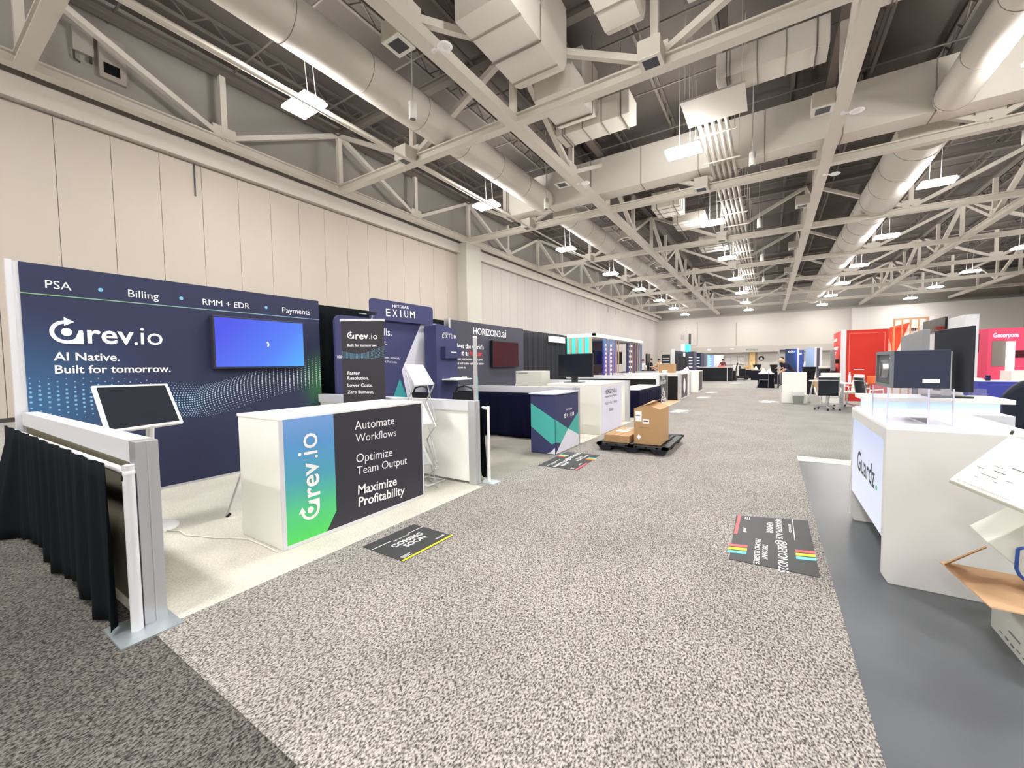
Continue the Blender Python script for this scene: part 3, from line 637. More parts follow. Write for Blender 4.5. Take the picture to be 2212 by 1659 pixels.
for i in range(34):
    for k in range(7):
        q = i / 33; f = k / 6 - 0.5
        c = Vector((P0[0], P0[1], 0)) + uB * (0.01 + 0.52 * q) + Vector((0, 0, 1.575 + f * (0.05 + 0.12 * abs(q - 0.35)) + 0.05 * q - 0.04 * math.sin(q * 3)))
        g.disc(c, uB, UZ, 0.0038, 6, 0.001)
g.make('dot_pattern', INKT, t)
t = thing('banner_lamp', 'small clip-on lamp arm above the charcoal pull-up banner', 'lamp', (-4.5, 3.5, 2.046))
G().tube([(-4.42, 3.54, 2.046), (-4.42, 3.56, 2.1), (-4.62, 3.5, 2.13)], 0.008, 6).make('arm', ALU, t)
G().box(-4.47, -4.37, 3.5, 3.58, 2.1, 2.13).make('head', BLACKP, t)
# white half wall between the two booths
half_wall(3.78, -5.98, -2.89, 'white half wall closing the navy-wall booth on its far side', h=1.0)
# zig-zag literature rack
t = thing('brochure_rack', 'silver zig-zag brochure rack with white trays beside the white half wall', 'rack', (-3.5, 3.5, 0.01))
TR = [((-3.514,3.400,1.197), (-3.214,3.400,1.216), (-3.596,3.620,1.433), (-3.917,3.620,1.441)),
      ((-3.553,3.400,0.724), (-3.248,3.400,0.760), (-3.613,3.620,0.958), (-3.957,3.620,0.945)),
      ((-3.571,3.400,0.242), (-3.270,3.400,0.292), (-3.623,3.620,0.432), (-3.969,3.620,0.399))]
for a, b, c, d in TR:
    tr = G().slab(a, b, c, d, 0.012).make('tray', M('white_plastic'), t)
    a, b, c, d = map(Vector, (a, b, c, d)); nn = (b - a).cross(d - a).normalized(); mm = (a + b + c + d) / 4
    q = [mm + (p - mm) * 0.82 + nn * 0.004 for p in (a, b, c, d)]
    G().slab(*q, 0.003).make('leaflet', M('leaflet_print', (214, 226, 222), 0.6, var=0.25, vscale=14), tr)
    e = [mm + (p - mm) * 1.0 for p in (a, b, c, d)]
    G().tube([e[0], e[1]], 0.014, 8).make('front_lip', ALUP, tr)
for s in (0, 1):
    x = TR[0][0][0] if s == 0 else TR[0][1][0]; xb = TR[0][3][0] if s == 0 else TR[0][2][0]
    zs = [TR[0][0][2], TR[1][0][2], TR[2][0][2]]
    g = G()
    for k in range(3):
        z = zs[k]; zl = zs[k + 1] if k < 2 else 0.02
        g.bar((x, 3.40, z), (xb, 3.66, z - 0.22), 0.012, 0.012).bar((xb, 3.66, z - 0.22), (x, 3.42, max(zl, 0.02)), 0.012, 0.012)
        g.bar((x, 3.42, z - 0.42 if k < 2 else 0.02), (xb, 3.64, z + 0.17), 0.012, 0.012)
    g.make('scissor_frame', ALU, t)
G().tube([(-3.62, 3.40, 0.022), (-3.33, 3.40, 0.022), (-3.33, 3.68, 0.022), (-3.62, 3.68, 0.022)], 0.012, 8, closed=True).make('base_frame', ALUP, t)
# ---- navy and teal booth
drape(3.85, 6.82, -6.1, 0.02, 2.42, 'black back drape behind the navy fabric wall with the arched header', along='y', n=50, amp=0.02, seed=3)
t = thing('fabric_wall', 'navy fabric display wall with white and teal diagonals and a header sign', 'display wall', (-5.72, 4.95, 0.01))
FX = -5.7
def rounded(y0, y1, z0, z1, r, n=6):
    p = [(y0, z0), (y1, z0)]
    for i in range(n + 1):
        a = math.pi / 2 * i / n; p.append((y1 - r + r * math.cos(math.pi / 2 - a) if False else y1 - r + r * math.cos(a), z1 - r + r * math.sin(a)))
    for i in range(n + 1):
        a = math.pi / 2 + math.pi / 2 * i / n; p.append((y0 + r + r * math.cos(a), z1 - r + r * math.sin(a)))
    return p
NFAB = M('navy_fabric', (62, 66, 108), 0.75, bump=0.05, bscale=300)
G().prism([(FX - 0.05, a, b) for a, b in rounded(3.87, 6.2, 0.02, 2.24, 0.12)], (0.05, 0, 0)).make('fabric', NFAB, t)
G().prism([(-5.700,5.726,2.251), (-5.700,5.202,1.342), (-5.700,5.320,0.813), (FX, 5.35, 0.1), (FX, 6.19, 0.1), (-5.700,6.252,1.512), (-5.700,6.167,2.262)][::-1], (0.004, 0, 0)).make('white_diagonal', M('white_fabric', (222, 222, 236), 0.75), t)
G().prism([(-5.690,5.138,1.192), (-5.690,4.959,0.833), (-5.690,5.310,0.805)], (0.004, 0, 0)).make('teal_diagonal', M('teal_fabric', (62, 160, 164), 0.7), t)
G().prism([(FX + 0.02, a, b) for a, b in rounded(4.5, 5.99, 2.22, 2.57, 0.06)], (0.04, 0, 0)).make('header_sign', NFAB, t)
g = G().text('NETGEAR', (-5.640,4.968,2.459), (-5.640,5.355,2.472), UZ, h=0.05, bold=0.012).spaced((-5.640,4.823,2.295), (-5.640,5.500,2.316), UZ, 0.125)
for b, p, q in (('lls.', (-5.700,4.816,1.961), (-5.700,4.986,1.962)), ('t.', (-5.700,4.810,1.800), (-5.700,4.871,1.798)), ('user, network,', (-5.700,4.807,1.561), (-5.700,5.160,1.542)), ('rd. No limits.', (-5.700,4.794,1.488), (-5.700,5.092,1.472)), ('100', (-5.700,3.887,1.559), (-5.700,3.964,1.556))):
    g.text(b, p, q, UZ, lift=0.005)
g.make('lettering', INKW, t)
t = thing('fabric_tower', 'narrow navy fabric tower with a shelf at the right of the navy fabric wall', 'display tower', (-5.45, 6.0, 0.01))
TX = -5.3
G().prism([(TX - 0.3, 5.70, 0.02), (TX - 0.3, 6.31, 0.02), (TX - 0.3, 6.31, 2.0), (TX - 0.3, 6.24, 2.1), (TX - 0.3, 6.05, 2.18), (TX - 0.3, 5.78, 2.21), (TX - 0.3, 5.70, 2.18)], (0.3, 0, 0)).make('fabric', NFAB, t)
g = G().text('NETGEAR', (-5.300,5.902,2.026), (-5.300,6.151,2.017), UZ, h=0.032).spaced((-5.300,5.873,1.953), (-5.300,6.275,1.948), UZ, 0.075)
g.make('lettering', INKW, t)
G().box(-5.3, -5.2, 5.84, 6.32, 1.56, 1.78).make('shelf_box', M('navy_box', (48, 54, 96), 0.5), t)
G().box(-5.2, -5.197, 6.0, 6.16, 1.67, 1.685).make('box_label', INKW, t)
sh = G().box(-5.3, -4.95, 5.84, 6.33, 1.14, 1.165).make('shelf', WHITEP, t)
for k, (y, w) in enumerate(((5.9, 0.05), (6.0, 0.08), (6.15, 0.06), (6.25, 0.04))):
    tag(G().box(-5.15, -5.05, y, y + w, 1.166, 1.185 + 0.01 * (k % 2)).make('shelf_item', PAPER), 'small white packet on the shelf of the navy fabric tower, %s of four' % ORD[k], 'packet')
half_wall(6.72, -5.98, -2.86, 'aluminium-framed half wall with black drape behind the teal and navy podium', mat=M('khaki_panel'), h=1.0)
drape(-5.9, -2.96, 6.60, 0.02, 0.88, 'black drape below the rail behind the teal and navy podium', mat=NAVYD, n=52, amp=0.02, seed=5)

t = thing('banner_stand', 'tall silver-edged banner frame seen edge-on at the corner of the white half wall', 'banner stand', (-3.1, 4.05, 0.01))
d = Vector((-3.03, 3.93, 0)).normalized(); e = Vector((d.y, -d.x, 0)) * 0.025; a = Vector((-3.0, 3.9, 0.01)); b = a + d * 0.55
G().hexa([a - e, a + e, b + e, b - e], [p + Vector((0, 0, 1.74)) for p in (a - e, a + e)] + [p + Vector((0, 0, 1.80)) for p in (b + e, b - e)]).make('frame', ALU, t)
G().hexa([a + e, a + e * 1.25, b + e * 1.25, b + e], [p + Vector((0, 0, 1.2)) for p in (a + e, a + e * 1.25)] + [p + Vector((0, 0, 1.25)) for p in (b + e * 1.25, b + e)]).make('teal_graphic', TEAL, t)
# chairs whose black backs peek over the half wall
ch = None
for k, (x, y, lab) in enumerate(((-4.6, 4.35, 'black chair whose rounded back peeks over the white half wall beside the banner'), (-3.95, 4.6, 'black chair whose rounded back peeks over the white half wall beside the brochure rack'))):
    if ch is None:
        ch = thing('stacking_chair', lab, 'chair', (x, y, 0.009), 'black chairs behind the white half wall')
        G().tube([(-0.22, 0.2, 0.45), (-0.22, 0.24, 0.9), (-0.15, 0.25, 1.06), (0, 0.25, 1.1), (0.15, 0.25, 1.06), (0.22, 0.24, 0.9), (0.22, 0.2, 0.45)], 0.014, 8).make('back_frame', BLACKP, ch, local=True)
        G().box(-0.2, 0.2, 0.22, 0.245, 0.6, 1.0).make('backrest', BLACKP, ch, local=True)
        G().box(-0.23, 0.23, -0.24, 0.22, 0.43, 0.47).make('seat', BLACKP, ch, local=True, bevel=0.015)
        for sx in (-0.2, 0.2):
            for sy in (-0.2, 0.2): G().cyl((sx, sy, 0), (sx * 0.95, sy * 0.95, 0.43), 0.012, n=8).make('leg', BLACKP, ch, local=True)
    else: dup(ch, (x, y, 0.009), lab)
# podium
t = thing('podium', 'small fabric podium in navy, teal and white at the aisle edge', 'podium', (-3.0, 6.05, 0.01))
Yp, Xp = 5.595, -2.772
G().box(-3.215, Xp - 0.005, Yp + 0.005, 6.50, 0.012, 0.945).make('body', M('podium_navy', (56, 60, 100), 0.7), t, bevel=0.012)
G().prism([(-3.235, 5.58, 0.945), (-2.99, 5.565, 0.945), (-2.76, 5.58, 0.945), (-2.74, 6.05, 0.945), (-2.76, 6.52, 0.945), (-3.235, 6.52, 0.945)], (0, 0, 0.016)).make('top', M('podium_top', (196, 196, 214), 0.5), t)
def onY(*pts): return G().prism([(a, Yp + 0.006, b) for a, b in pts], (0, -0.004, 0))
def onX(*pts): return G().prism([(Xp - 0.006, a, b) for a, b in pts], (0.004, 0, 0))
PTEAL = M('podium_teal', (74, 176, 166), 0.7); PWH = M('podium_white', (226, 226, 238), 0.7)
onY((-3.205, 0.80), (-2.785, 0.56), (-2.785, 0.20), (-2.84, 0.17), (-3.205, 0.43)).make('teal_panel', PTEAL, t)
onX((5.605, 0.56), (6.07, 0.36), (5.80, 0.17), (5.605, 0.20)).make('teal_panel', PTEAL, t)
onX((6.07, 0.36), (6.495, 0.60), (6.495, 0.20)).make('teal_corner', PTEAL, t)
onX((6.07, 0.36), (6.495, 0.20), (6.495, 0.02), (5.605, 0.02), (5.80, 0.17)).make('white_panel', PWH, t)
onY((-2.785, 0.02), (-2.93, 0.02), (-2.86, 0.05), (-2.785, 0.12)).make('white_corner', PWH, t)
g = G().text('NETGEAR', (-2.774,5.997,0.663), (-2.774,6.222,0.663), UZ, h=0.03).spaced((-2.774,5.921,0.550), (-2.774,6.297,0.551), UZ, 0.065)
g.make('lettering', INKW, t)

t = thing('drape_stand', 'slim white pole with a steel foot at the aisle end of the white half wall', 'drape stand', (-2.82, 3.9, 0.01))
G().cyl((-2.82, 3.9, 0.02), (-2.82, 3.9, 0.93), 0.017, n=12).make('upright', M('white_plastic'), t)
G().box(-2.92, -2.72, 3.84, 4.0, 0.01, 0.018).make('base_plate', M('glassy_plate', (206, 222, 226), 0.2, 0.3), t)
G().cyl((-2.82, 3.9, 0.90), (-2.95, 3.97, 0.90), 0.02, n=10).make('crossbar', M('white_plastic'), t)
tag(G().grid(lambda u, v: (-2.90 - 0.12 * u + 0.012 * math.sin(v * 7 + u * 9), 3.935 + 0.07 * u + 0.012 * math.sin(u * 14), 0.05 + 0.85 * v), 12, 14).make('drape', DRAPE, solid=0.01), 'narrow strip of black drape hanging on the slim white pole', 'drape')
# ---- charcoal wall booth
t = thing('display_wall', 'charcoal display wall with red and white headline beyond the navy tower', 'display wall', (-6.05, 8.5, 0.01))
G().box(-6.1, BX, 6.9, 10.08, 0.02, 2.44).make('graphic_panel', M('charcoal_wall_print', (64, 65, 80), 0.6), t)
G().box(-6.12, -5.98, 6.84, 6.9, 0.01, 2.46).make('side_post', ALU, t)
g = G().text('HORIZON3', (-6.000,7.742,2.165), (-6.000,8.905,2.149), UZ, bold=0.014).text('.ai', (-6.000,8.927,2.149), (-6.000,9.172,2.145), UZ)
g.text('Meet the world\'s', (-6.000,7.065,1.820), (-6.000,8.148,1.804), UZ, bold=0.015).text('best ai', (-6.000,7.068,1.653), (-6.000,7.535,1.645), UZ, bold=0.015)
g.text('Prove your secure - don\'t guess.', (-6.000,7.073,1.545), (-6.000,8.119,1.531), UZ, bold=0.012).text('Find and fix the exploitable before', (-6.000,7.069,1.444), (-6.000,8.135,1.430), UZ, bold=0.012).text('attackers do.', (-6.000,7.067,1.350), (-6.000,7.440,1.344), UZ, bold=0.012)
g.make('lettering', INKW, t)
G().text('hacker.', (-6.000,7.592,1.651), (-6.000,8.104,1.639), UZ, bold=0.012).make('red_lettering', INKR, t)
t = thing('television', 'switched-off television with dark red reflections on the charcoal wall', 'television', (-5.9, 9.0, 1.36))
G().box(-5.99, -5.9, 8.4, 9.66, 1.36, 2.04).make('bezel', BLACKP, t, bevel=0.006)
G().box(-5.9, -5.897, 8.43, 9.63, 1.39, 2.01).make('screen', M('maroon_screen', (64, 26, 36), 0.1), t)  # dark red reflection put into the screen colour
t = thing('counter', 'white counter with a pale printed front beyond the teal and navy podium', 'counter', (-3.3, 8.3, 0.008))
G().box(-3.95, -2.785, 7.6, 8.98, 0.01, 0.985).make('body', WHITE, t, bevel=0.004)
G().box(-3.96, -2.775, 7.59, 8.99, 0.985, 1.008).make('worktop', M('white_top'), t)
G().box(-2.785, -2.78, 7.66, 8.92, 0.03, 0.95).make('front_graphic', M('lilac_white_print', (228, 226, 244), 0.6), t)
g = G()
for b, p, q, bo in (('HORIZON3.ai', (-2.780,7.847,0.800), (-2.780,8.586,0.802), 0.01), ('Proactive Security Platform', (-2.780,7.846,0.724), (-2.780,8.586,0.721), 0), ('Hack + Fix + Verify', (-2.780,7.856,0.578), (-2.780,8.604,0.574), 0), ('Repeat', (-2.780,8.095,0.433), (-2.780,8.362,0.431), 0)): g.text(b, p, q, UZ, bold=bo)
g.make('lettering', INKB, t)
t = thing('monitor', 'wide black monitor on the white counter beside the charcoal wall', 'monitor', (-3.65, 8.3, 1.008))
G().box(-4.02, -3.2, 8.28, 8.33, 1.13, 1.64).make('housing', BLACKP, t, bevel=0.008)
G().box(-4.0, -3.22, 8.277, 8.28, 1.15, 1.62).make('screen', M('screen_black', (24, 26, 34), 0.2), t)
G().box(-3.72, -3.58, 8.33, 8.37, 1.02, 1.3).make('neck', BLACKP, t); G().box(-3.85, -3.45, 8.2, 8.5, 1.008, 1.02).make('foot', BLACKP, t)
t = thing('side_table', 'plain white table inside the charcoal wall booth', 'table', (-4.5, 7.75, 0.008))
G().box(-5.1, -4.02, 7.4, 8.2, 0.70, 0.735).make('tabletop', WHITE, t)
for sx in (-5.05, -4.07):
    for sy in (7.45, 8.15): G().box(sx - 0.02, sx + 0.02, sy - 0.02, sy + 0.02, 0.008, 0.70).make('leg', ALU, t)
for k, (z0, z1) in enumerate(((0.736, 0.995), (0.996, 1.275))):
    t = thing('carton', ['lower', 'upper'][k] + ' of two white cartons stacked before the charcoal wall', 'carton', (-4.42, 7.8, z0), 'white cartons before the charcoal wall')
    G().box(-4.75 + 0.02 * k, -4.08, 7.6, 7.98, z0, z1).make('box', CARDW, t, bevel=0.004)
    G().text('equipment', (-4.66, 7.598, z1 - 0.06), (-4.42, 7.598, z1 - 0.06), UZ, n=1).box(-4.71, -4.69, 7.596, 7.6, z1 - 0.06, z1 - 0.03).make('print', INKB, t)
half_wall(9.72, -5.98, -2.83, 'white half wall at the far end of the charcoal wall booth', h=1.0)
drape(10.12, 13.2, -6.08, 0.02, 2.42, 'black back drape with a small white name sign, right of the charcoal wall', along='y', n=50, amp=0.025, seed=8, mat=M('grey_black_drape', (42, 43, 50), 0.95))
t = tag(G().box(-6.05, -6.035, 11.75, 13.0, 2.14, 2.34).make('name_sign', PAPER), 'small white name sign hanging on the black back drape', 'sign')
t = thing('skirted_table', 'table with a white top and black skirt behind the pallet of cartons', 'table', (-3.1, 11.7, 0.01))
G().box(-3.45, -2.80, 10.42, 12.85, 0.72, 0.745).make('tabletop', WHITE, t)
G().grid(lambda u, v: ((-2.79 if u > 0.33 else -2.79 - (0.33 - u) * 2.0 / 1.0) + 0.01 * math.sin(u * 90) * (1.2 - v), (10.41 if u < 0.33 else 10.41 + (u - 0.33) / 0.67 * 2.45) - 0.006 * math.sin(u * 70), 0.012 + 0.71 * v), 90, 6).make('skirt', NAVYD, t, solid=0.008)
half_wall(12.98, -5.98, -2.85, 'half wall with black infill between the skirted table and the wood-floored booth', mat=M('black_infill', (24, 24, 28), 0.9))
# ---- slat booth with cyan and violet lit panels
t = thing('slat_booth', 'timber slat booth with cyan and violet lit panels and a white roof frame', 'booth', (-5.6, 16.5, 0.01))
G().box(-6.4, -5.1, 13.4, 13.5, 2.38, 2.47).box(-5.2, -5.1, 13.4, 19.7, 2.38, 2.47).box(-6.4, -5.1, 19.6, 19.7, 2.38, 2.47).box(-6.4, -5.1, 13.4, 19.7, 2.34, 2.38).make('roof_frame', M('booth_white', (245, 244, 238), 0.5), t)
G().box(-6.42, -6.36, 13.4, 19.7, 0.01, 2.34).make('wood_back', M('wood_back', (140, 124, 108), 0.6, var=0.2, vscale=3), t)
for y in (13.4, 16.4): G().box(-6.36, -5.3, y, y + 0.06, 0.01, 2.34).make('side_wall', M('wood_side', (172, 160, 146), 0.6, var=0.12, vscale=4), t)
G().box(-6.3, -5.2, 13.385, 13.4, 0.9, 2.34).make('cyan_panel', M('cyan_lit', (70, 214, 206), 0.5, emit=0.55), t)
for k in range(5): G().box(-6.28 + 0.25 * k, -6.2 + 0.25 * k, 13.30, 13.38, 0.01, 2.34).make('slat', M('pale_slat', (200, 178, 150), 0.6), t)
for k in range(5): G().box(-5.22, -5.2, 14.9 + 0.36 * k, 14.95 + 0.36 * k, 0.01, 2.34).make('slat', WOOD, t)
G().box(-5.36, -5.3, 14.9, 16.4, 0.6, 2.34).make('violet_panel', grad('violet_lit', [(0, (124, 104, 200)), (0.6, (96, 96, 210)), (1, (130, 180, 240))], (0, 0, 1), 0.8, 2.3, 0.5, 0.55), t)
for k in range(5): G().box(-5.22, -5.2, 18.0 + 0.38 * k, 18.06 + 0.38 * k, 0.6, 2.34).make('slat', WOOD, t)
G().box(-5.36, -5.3, 17.9, 19.6, 0.6, 2.3).make('navy_panel', M('navy_lit', (58, 66, 110), 0.5, emit=0.15), t)
g = G()
for k in range(6): g.box(-5.3, -5.297, 18.1 + 0.02 * k, 18.45 + 0.08 * (k % 3), 0.95 + 0.24 * k, 1.03 + 0.24 * k)
for k in range(9):
    for i in range(2): g.box(-5.3, -5.297, 15.05 + 0.55 * i, 15.2 + 0.55 * i, 0.8 + 0.16 * k, 0.88 + 0.16 * k)
g.make('printed_marks', M('white_lit'), t)
for k, (y, lab) in enumerate(((14.6, 'dark screen on an arm in the timber slat booth, the nearer of two'), (17.2, 'dark screen on an arm in the timber slat booth, the farther of two'))):
    s = thing('arm_screen', lab, 'screen', (-5.7, y, 1.4), 'arm screens in the slat booth')
    G().box(-5.62, -5.56, y, y + 0.75, 1.38, 1.92).make('housing', BLACKP, s, bevel=0.01); G().bar((-5.62, y + 0.35, 1.6), (-6.36, y + 0.35, 1.6), 0.08, 0.12).make('wall_arm', BLACKP, s)
    G().tube([(-5.66, y - 0.05, 1.6), (-5.68, y - 0.08, 1.35), (-5.68, y - 0.06, 1.15)], 0.012, 5).make('cable', BLACKP, s)
s = thing('arm_screen', 'screen with colourful reflections at the far end of the timber slat booth', 'screen', (-5.0, 20.1, 1.3))
G().box(-5.0, -4.94, 19.8, 20.5, 1.3, 1.85).make('housing', BLACKP, s); G().box(-5.0, -4.9, 20.1, 20.2, 0.01, 1.4).make('stand', BLACKP, s)
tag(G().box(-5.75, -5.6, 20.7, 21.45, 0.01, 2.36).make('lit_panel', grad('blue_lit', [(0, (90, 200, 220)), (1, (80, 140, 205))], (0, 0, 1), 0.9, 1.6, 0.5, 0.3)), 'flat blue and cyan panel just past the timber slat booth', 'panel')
rug('wood_floor', -6.4, -2.72, 13.25, 15.9, 0.02, M('light_wood_floor', (222, 188, 146), 0.5, var=0.06, vscale=3), 'light wooden booth floor under the counter with the white speckled tree', 'floor')
t = thing('counter', 'white counter whose charcoal front shows a white speckled tree', 'counter', (-3.5, 14.2, 0.02))
G().box(-4.1, -3.02, 13.55, 15.0, 0.022, 1.02).make('body', WHITE, t); G().box(-4.12, -3.0, 13.53, 15.02, 1.02, 1.045).make('worktop', M('white_top'), t)
G().box(-3.02, -3.015, 13.6, 14.95, 0.05, 0.98).make('front_graphic', M('grey_green_print', (74, 80, 78), 0.6), t)
g = G(); rnd = random.Random(5)
for i in range(110):
    z = 0.06 + 0.5 * rnd.random() ** 1.3; w = 0.58 * (0.62 - z) / 0.56; y = 14.28 + rnd.uniform(-w, w)
    g.disc((-3.015, y, z), UY, UZ, 0.03, 5, 0.002)
g.make('tree_print', INKW, t)
G().text('be a', (-3.014, 14.1, 0.86), (-3.014, 14.45, 0.86), UZ).text('defender', (-3.014, 13.8, 0.7), (-3.014, 14.7, 0.7), UZ).make('lettering', INKW, t)
half_wall(15.95, -5.9, -2.75, 'white-framed half wall with black infill past the speckled tree counter', mat=M('black_infill'))
t = thing('carton', 'brown cardboard carton standing on the counter behind the speckled tree counter', 'carton', (-3.35, 16.6, 1.0))
G().box(-3.62, -3.08, 16.35, 16.85, 1.0, 1.36).make('box', CARD, t, bevel=0.01); G().slab((-3.62, 16.35, 1.36), (-3.62, 16.85, 1.36), (-3.75, 16.85, 1.44), (-3.75, 16.35, 1.44), 0.008).make('flap', CARD, t)
G().box(-3.5, -3.3, 16.346, 16.35, 1.02, 1.12).make('label_sticker', PAPER, t)
t = thing('counter', 'white counter with a dark front and pale oval, past the brown carton', 'counter', (-3.2, 17.4, 0.01))
G().box(-3.75, -2.82, 16.2, 18.3, 0.01, 1.0).make('body', WHITE, t)
G().box(-2.82, -2.815, 16.5, 17.8, 0.06, 0.95).make('front_graphic', M('brown_grey_print', (84, 78, 80), 0.6), t); G().disc((-2.814, 17.1, 0.5), UY, UZ, 0.22, 20, 0.004, ry=0.3).make('oval', INKW, t)
half_wall(19.2, -5.9, -2.9, 'low aluminium wall between the oval counter and the next white counter')
t = thing('counter', 'white counter with a narrow dark side, last one before the black skirted counter', 'counter', (-3.0, 20.9, 0.01))
G().box(-3.55, -2.75, 20.3, 21.7, 0.01, 1.02).make('body', WHITE, t); G().box(-2.75, -2.745, 20.5, 21.6, 0.1, 0.98).make('side_graphic', M('brown_grey_print'), t)
tag(G().prism([(-3.5, 20.5, 1.022), (-3.2, 20.5, 1.022), (-3.28, 20.5, 1.2)], (0, 0.3, 0)).make('cloth_heap', M('white_cloth', (240, 240, 244), 0.8)), 'crumpled white bag on the white counter before the black skirted counter', 'bag')
# floor signs
def floor_sign(corners, label, up, right, kind):
    a, b, c, d = [Vector(p) for p in corners]                  # a: top-left of the reading, b: top-right, c: bottom-right, d: bottom-left
    t = thing('floor_sign', label, 'floor sign', tuple((a + c) / 2))
    G().prism([a, d, c, b], (0, 0, 0.004)).make('sheet', CHARF, t)
    def P(u, v): return a + (b - a) * u + (d - a) * v + Vector((0, 0, 0.005))
    g = G()
    def line(txt, u0, u1, v, h, bold=0.012): g.text(txt, P(u0, v), P(u1, v), up, h=h, bold=bold, lift=0.0)
    H = (d - a).length; Wd = (b - a).length
    def quad(gg, u0, u1, v0, v1): gg.prism([P(u0, v0), P(u0, v1), P(u1, v1), P(u1, v0)], (0, 0, 0.001))
    if kind == 'soon':
        line('BEYOND25', 0.36, 0.66, 0.30, 0.03 * H); quad(g, 0.0, 0.34, 0.235, 0.25); quad(g, 0.68, 1.0, 0.235, 0.25)
        line('COMING', 0.22, 0.80, 0.50, 0.12 * H, 0.02); line('SOON', 0.33, 0.74, 0.66, 0.12 * H, 0.02)
        line('pax8', 0.76, 0.94, 0.86, 0.05 * H); quad(g, 0.06, 0.24, 0.85, 0.86); quad(g, 0.06, 0.2, 0.88, 0.89); quad(g, 0.06, 0.22, 0.91, 0.92)
        g.make('lettering', INKW, t); g = G(); quad(g, 0.0, 1.0, 0.955, 1.0); g.make('colour_bar', M('yellow_ink', (232, 232, 40), 0.6), t)
    else:
        line('BEYOND25', 0.12, 0.30, 0.27, 0.03 * H); quad(g, 0.0, 0.45, 0.205, 0.215)
        line('MARKETPLACE', 0.02, 0.44, 0.44, 0.08 * H); line('@BEYOND25', 0.47, 0.98, 0.42, 0.10 * H, 0.01); line('VENDOR', 0.1, 0.34, 0.56, 0.08 * H)
        line('DISCOUNT', 0.58, 0.82, 0.60, 0.06 * H); line('PROMO ELIGIBLE', 0.48, 0.90, 0.69, 0.06 * H); line('pax8', 0.28, 0.37, 0.86, 0.045 * H)
        quad(g, 0.03, 0.09, 0.80, 0.81); quad(g, 0.03, 0.09, 0.83, 0.84); quad(g, 0.03, 0.08, 0.86, 0.87)
        g.make('lettering', INKW, t)
        def bar(nm, mat, *q):
            g = G(); quad(g, *q); g.make(nm, mat, t)
        bar('red_bar', M('coral_ink', (232, 92, 98), 0.6), 0.0, 0.42, 0.93, 0.975)
        for v0, v1 in ((0.0, 0.22), (0.78, 1.0)):
            bar('red_stripe', M('coral_ink'), 0.62, 0.66, v0, v1); bar('yellow_stripe', M('yellow_ink', (232, 226, 60), 0.6), 0.675, 0.715, v0, v1); bar('blue_stripe', M('sky_ink', (110, 200, 228), 0.6), 0.73, 0.77, v0, v1)
    return t
zf = 0.0105
floor_sign([(-2.665, 1.985, zf), (-2.65, 2.512, zf), (-2.19, 2.505, zf), (-2.205, 1.98, zf)], 'dark floor sign with COMING SOON and a yellow edge in front of the white counter', NX, UY, 'soon')
floor_sign([(0.305, 4.34, zf), (0.298, 3.226, zf), (-0.222, 3.208, zf), (-0.236, 4.17, zf)], 'grey floor sign with rainbow stripes near the big white counter at the right', UX, NY, 'market')
floor_sign([(-2.70, 4.9, zf), (-2.72, 5.9, zf), (-2.18, 5.9, zf), (-2.12, 4.92, zf)], 'grey floor sign with rainbow stripes beside the teal and navy podium', NX, UY, 'market')
for k, (x, y, w, l) in enumerate(((-2.2, 9.4, 0.5, 0.9), (-2.15, 12.4, 0.5, 0.9), (-2.2, 17.6, 0.5, 0.9), (-2.2, 20.6, 0.5, 0.9), (-0.0, 16.6, 0.6, 0.9), (-1.8, 30.0, 0.8, 1.2))):
    t = thing('floor_sign', 'faint floor sign on the distant aisle carpet, ' + ['just past the pallet', 'before the speckled tree counter', 'beside the oval counter', 'beside the last white counter on the left', 'in front of the white plinth', 'in front of the black skirted counter'][k], 'floor sign', (x, y, 0.0105))
    G().box(x - w / 2, x + w / 2, y - l / 2, y + l / 2, 0.0105, 0.0135).make('sheet', M('pale_floor_print', (150, 150, 150), 0.7), t)
    g = G()
    for i in range(4): g.box(x - w * 0.4 + 0.02 * i, x + w * (0.1 + 0.08 * i), y - l * 0.4 + i * l * 0.22, y - l * 0.3 + i * l * 0.22, 0.0136, 0.0146)
    g.make('lettering', INKW, t)
# pallet with cartons
t = thing('pallet', 'black plastic pallet standing on the aisle carpet', 'pallet', (-1.85, 7.1, 0.011))
PLX = M('black_pallet', (38, 39, 46), 0.55)
px0, px1, py0, py1 = -2.36, -1.26, 6.26, 7.62
g = G()
for a, b, c, d in ((px0, px1, py0, py0 + 0.09), (px0, px1, py1 - 0.09, py1), (px0, px0 + 0.09, py0, py1), (px1 - 0.09, px1, py0, py1), ((px0 + px1) / 2 - 0.05, (px0 + px1) / 2 + 0.05, py0, py1)): g.box(a, b, c, d, 0.105, 0.14)
for i in range(1, 9): g.box(px0, px1, py0 + i * 0.15, py0 + i * 0.15 + 0.05, 0.11, 0.138)
for i in range(1, 7): g.box(px0 + i * 0.155, px0 + i * 0.155 + 0.03, py0, py1, 0.115, 0.137)
g.make('deck', PLX, t)
for i in range(3):
    for k in range(3):
        cx = px0 + 0.13 + i * (px1 - px0 - 0.26) / 2; cy = py0 + 0.13 + k * (py1 - py0 - 0.26) / 2
        G().hexa([(cx - 0.07, cy - 0.07, 0.011), (cx + 0.07, cy - 0.07, 0.011), (cx + 0.07, cy + 0.07, 0.011), (cx - 0.07, cy + 0.07, 0.011)], [(cx - 0.12, cy - 0.12, 0.105), (cx + 0.12, cy - 0.12, 0.105), (cx + 0.12, cy + 0.12, 0.105), (cx - 0.12, cy + 0.12, 0.105)]).make('foot', PLX, t)
t = thing('carton', 'tall brown carton with open flaps on the black pallet', 'carton', (-1.6, 6.75, 0.141))
bx0, bx1, by0, by1, bz = -1.80, -1.40, 6.42, 7.05, 0.70
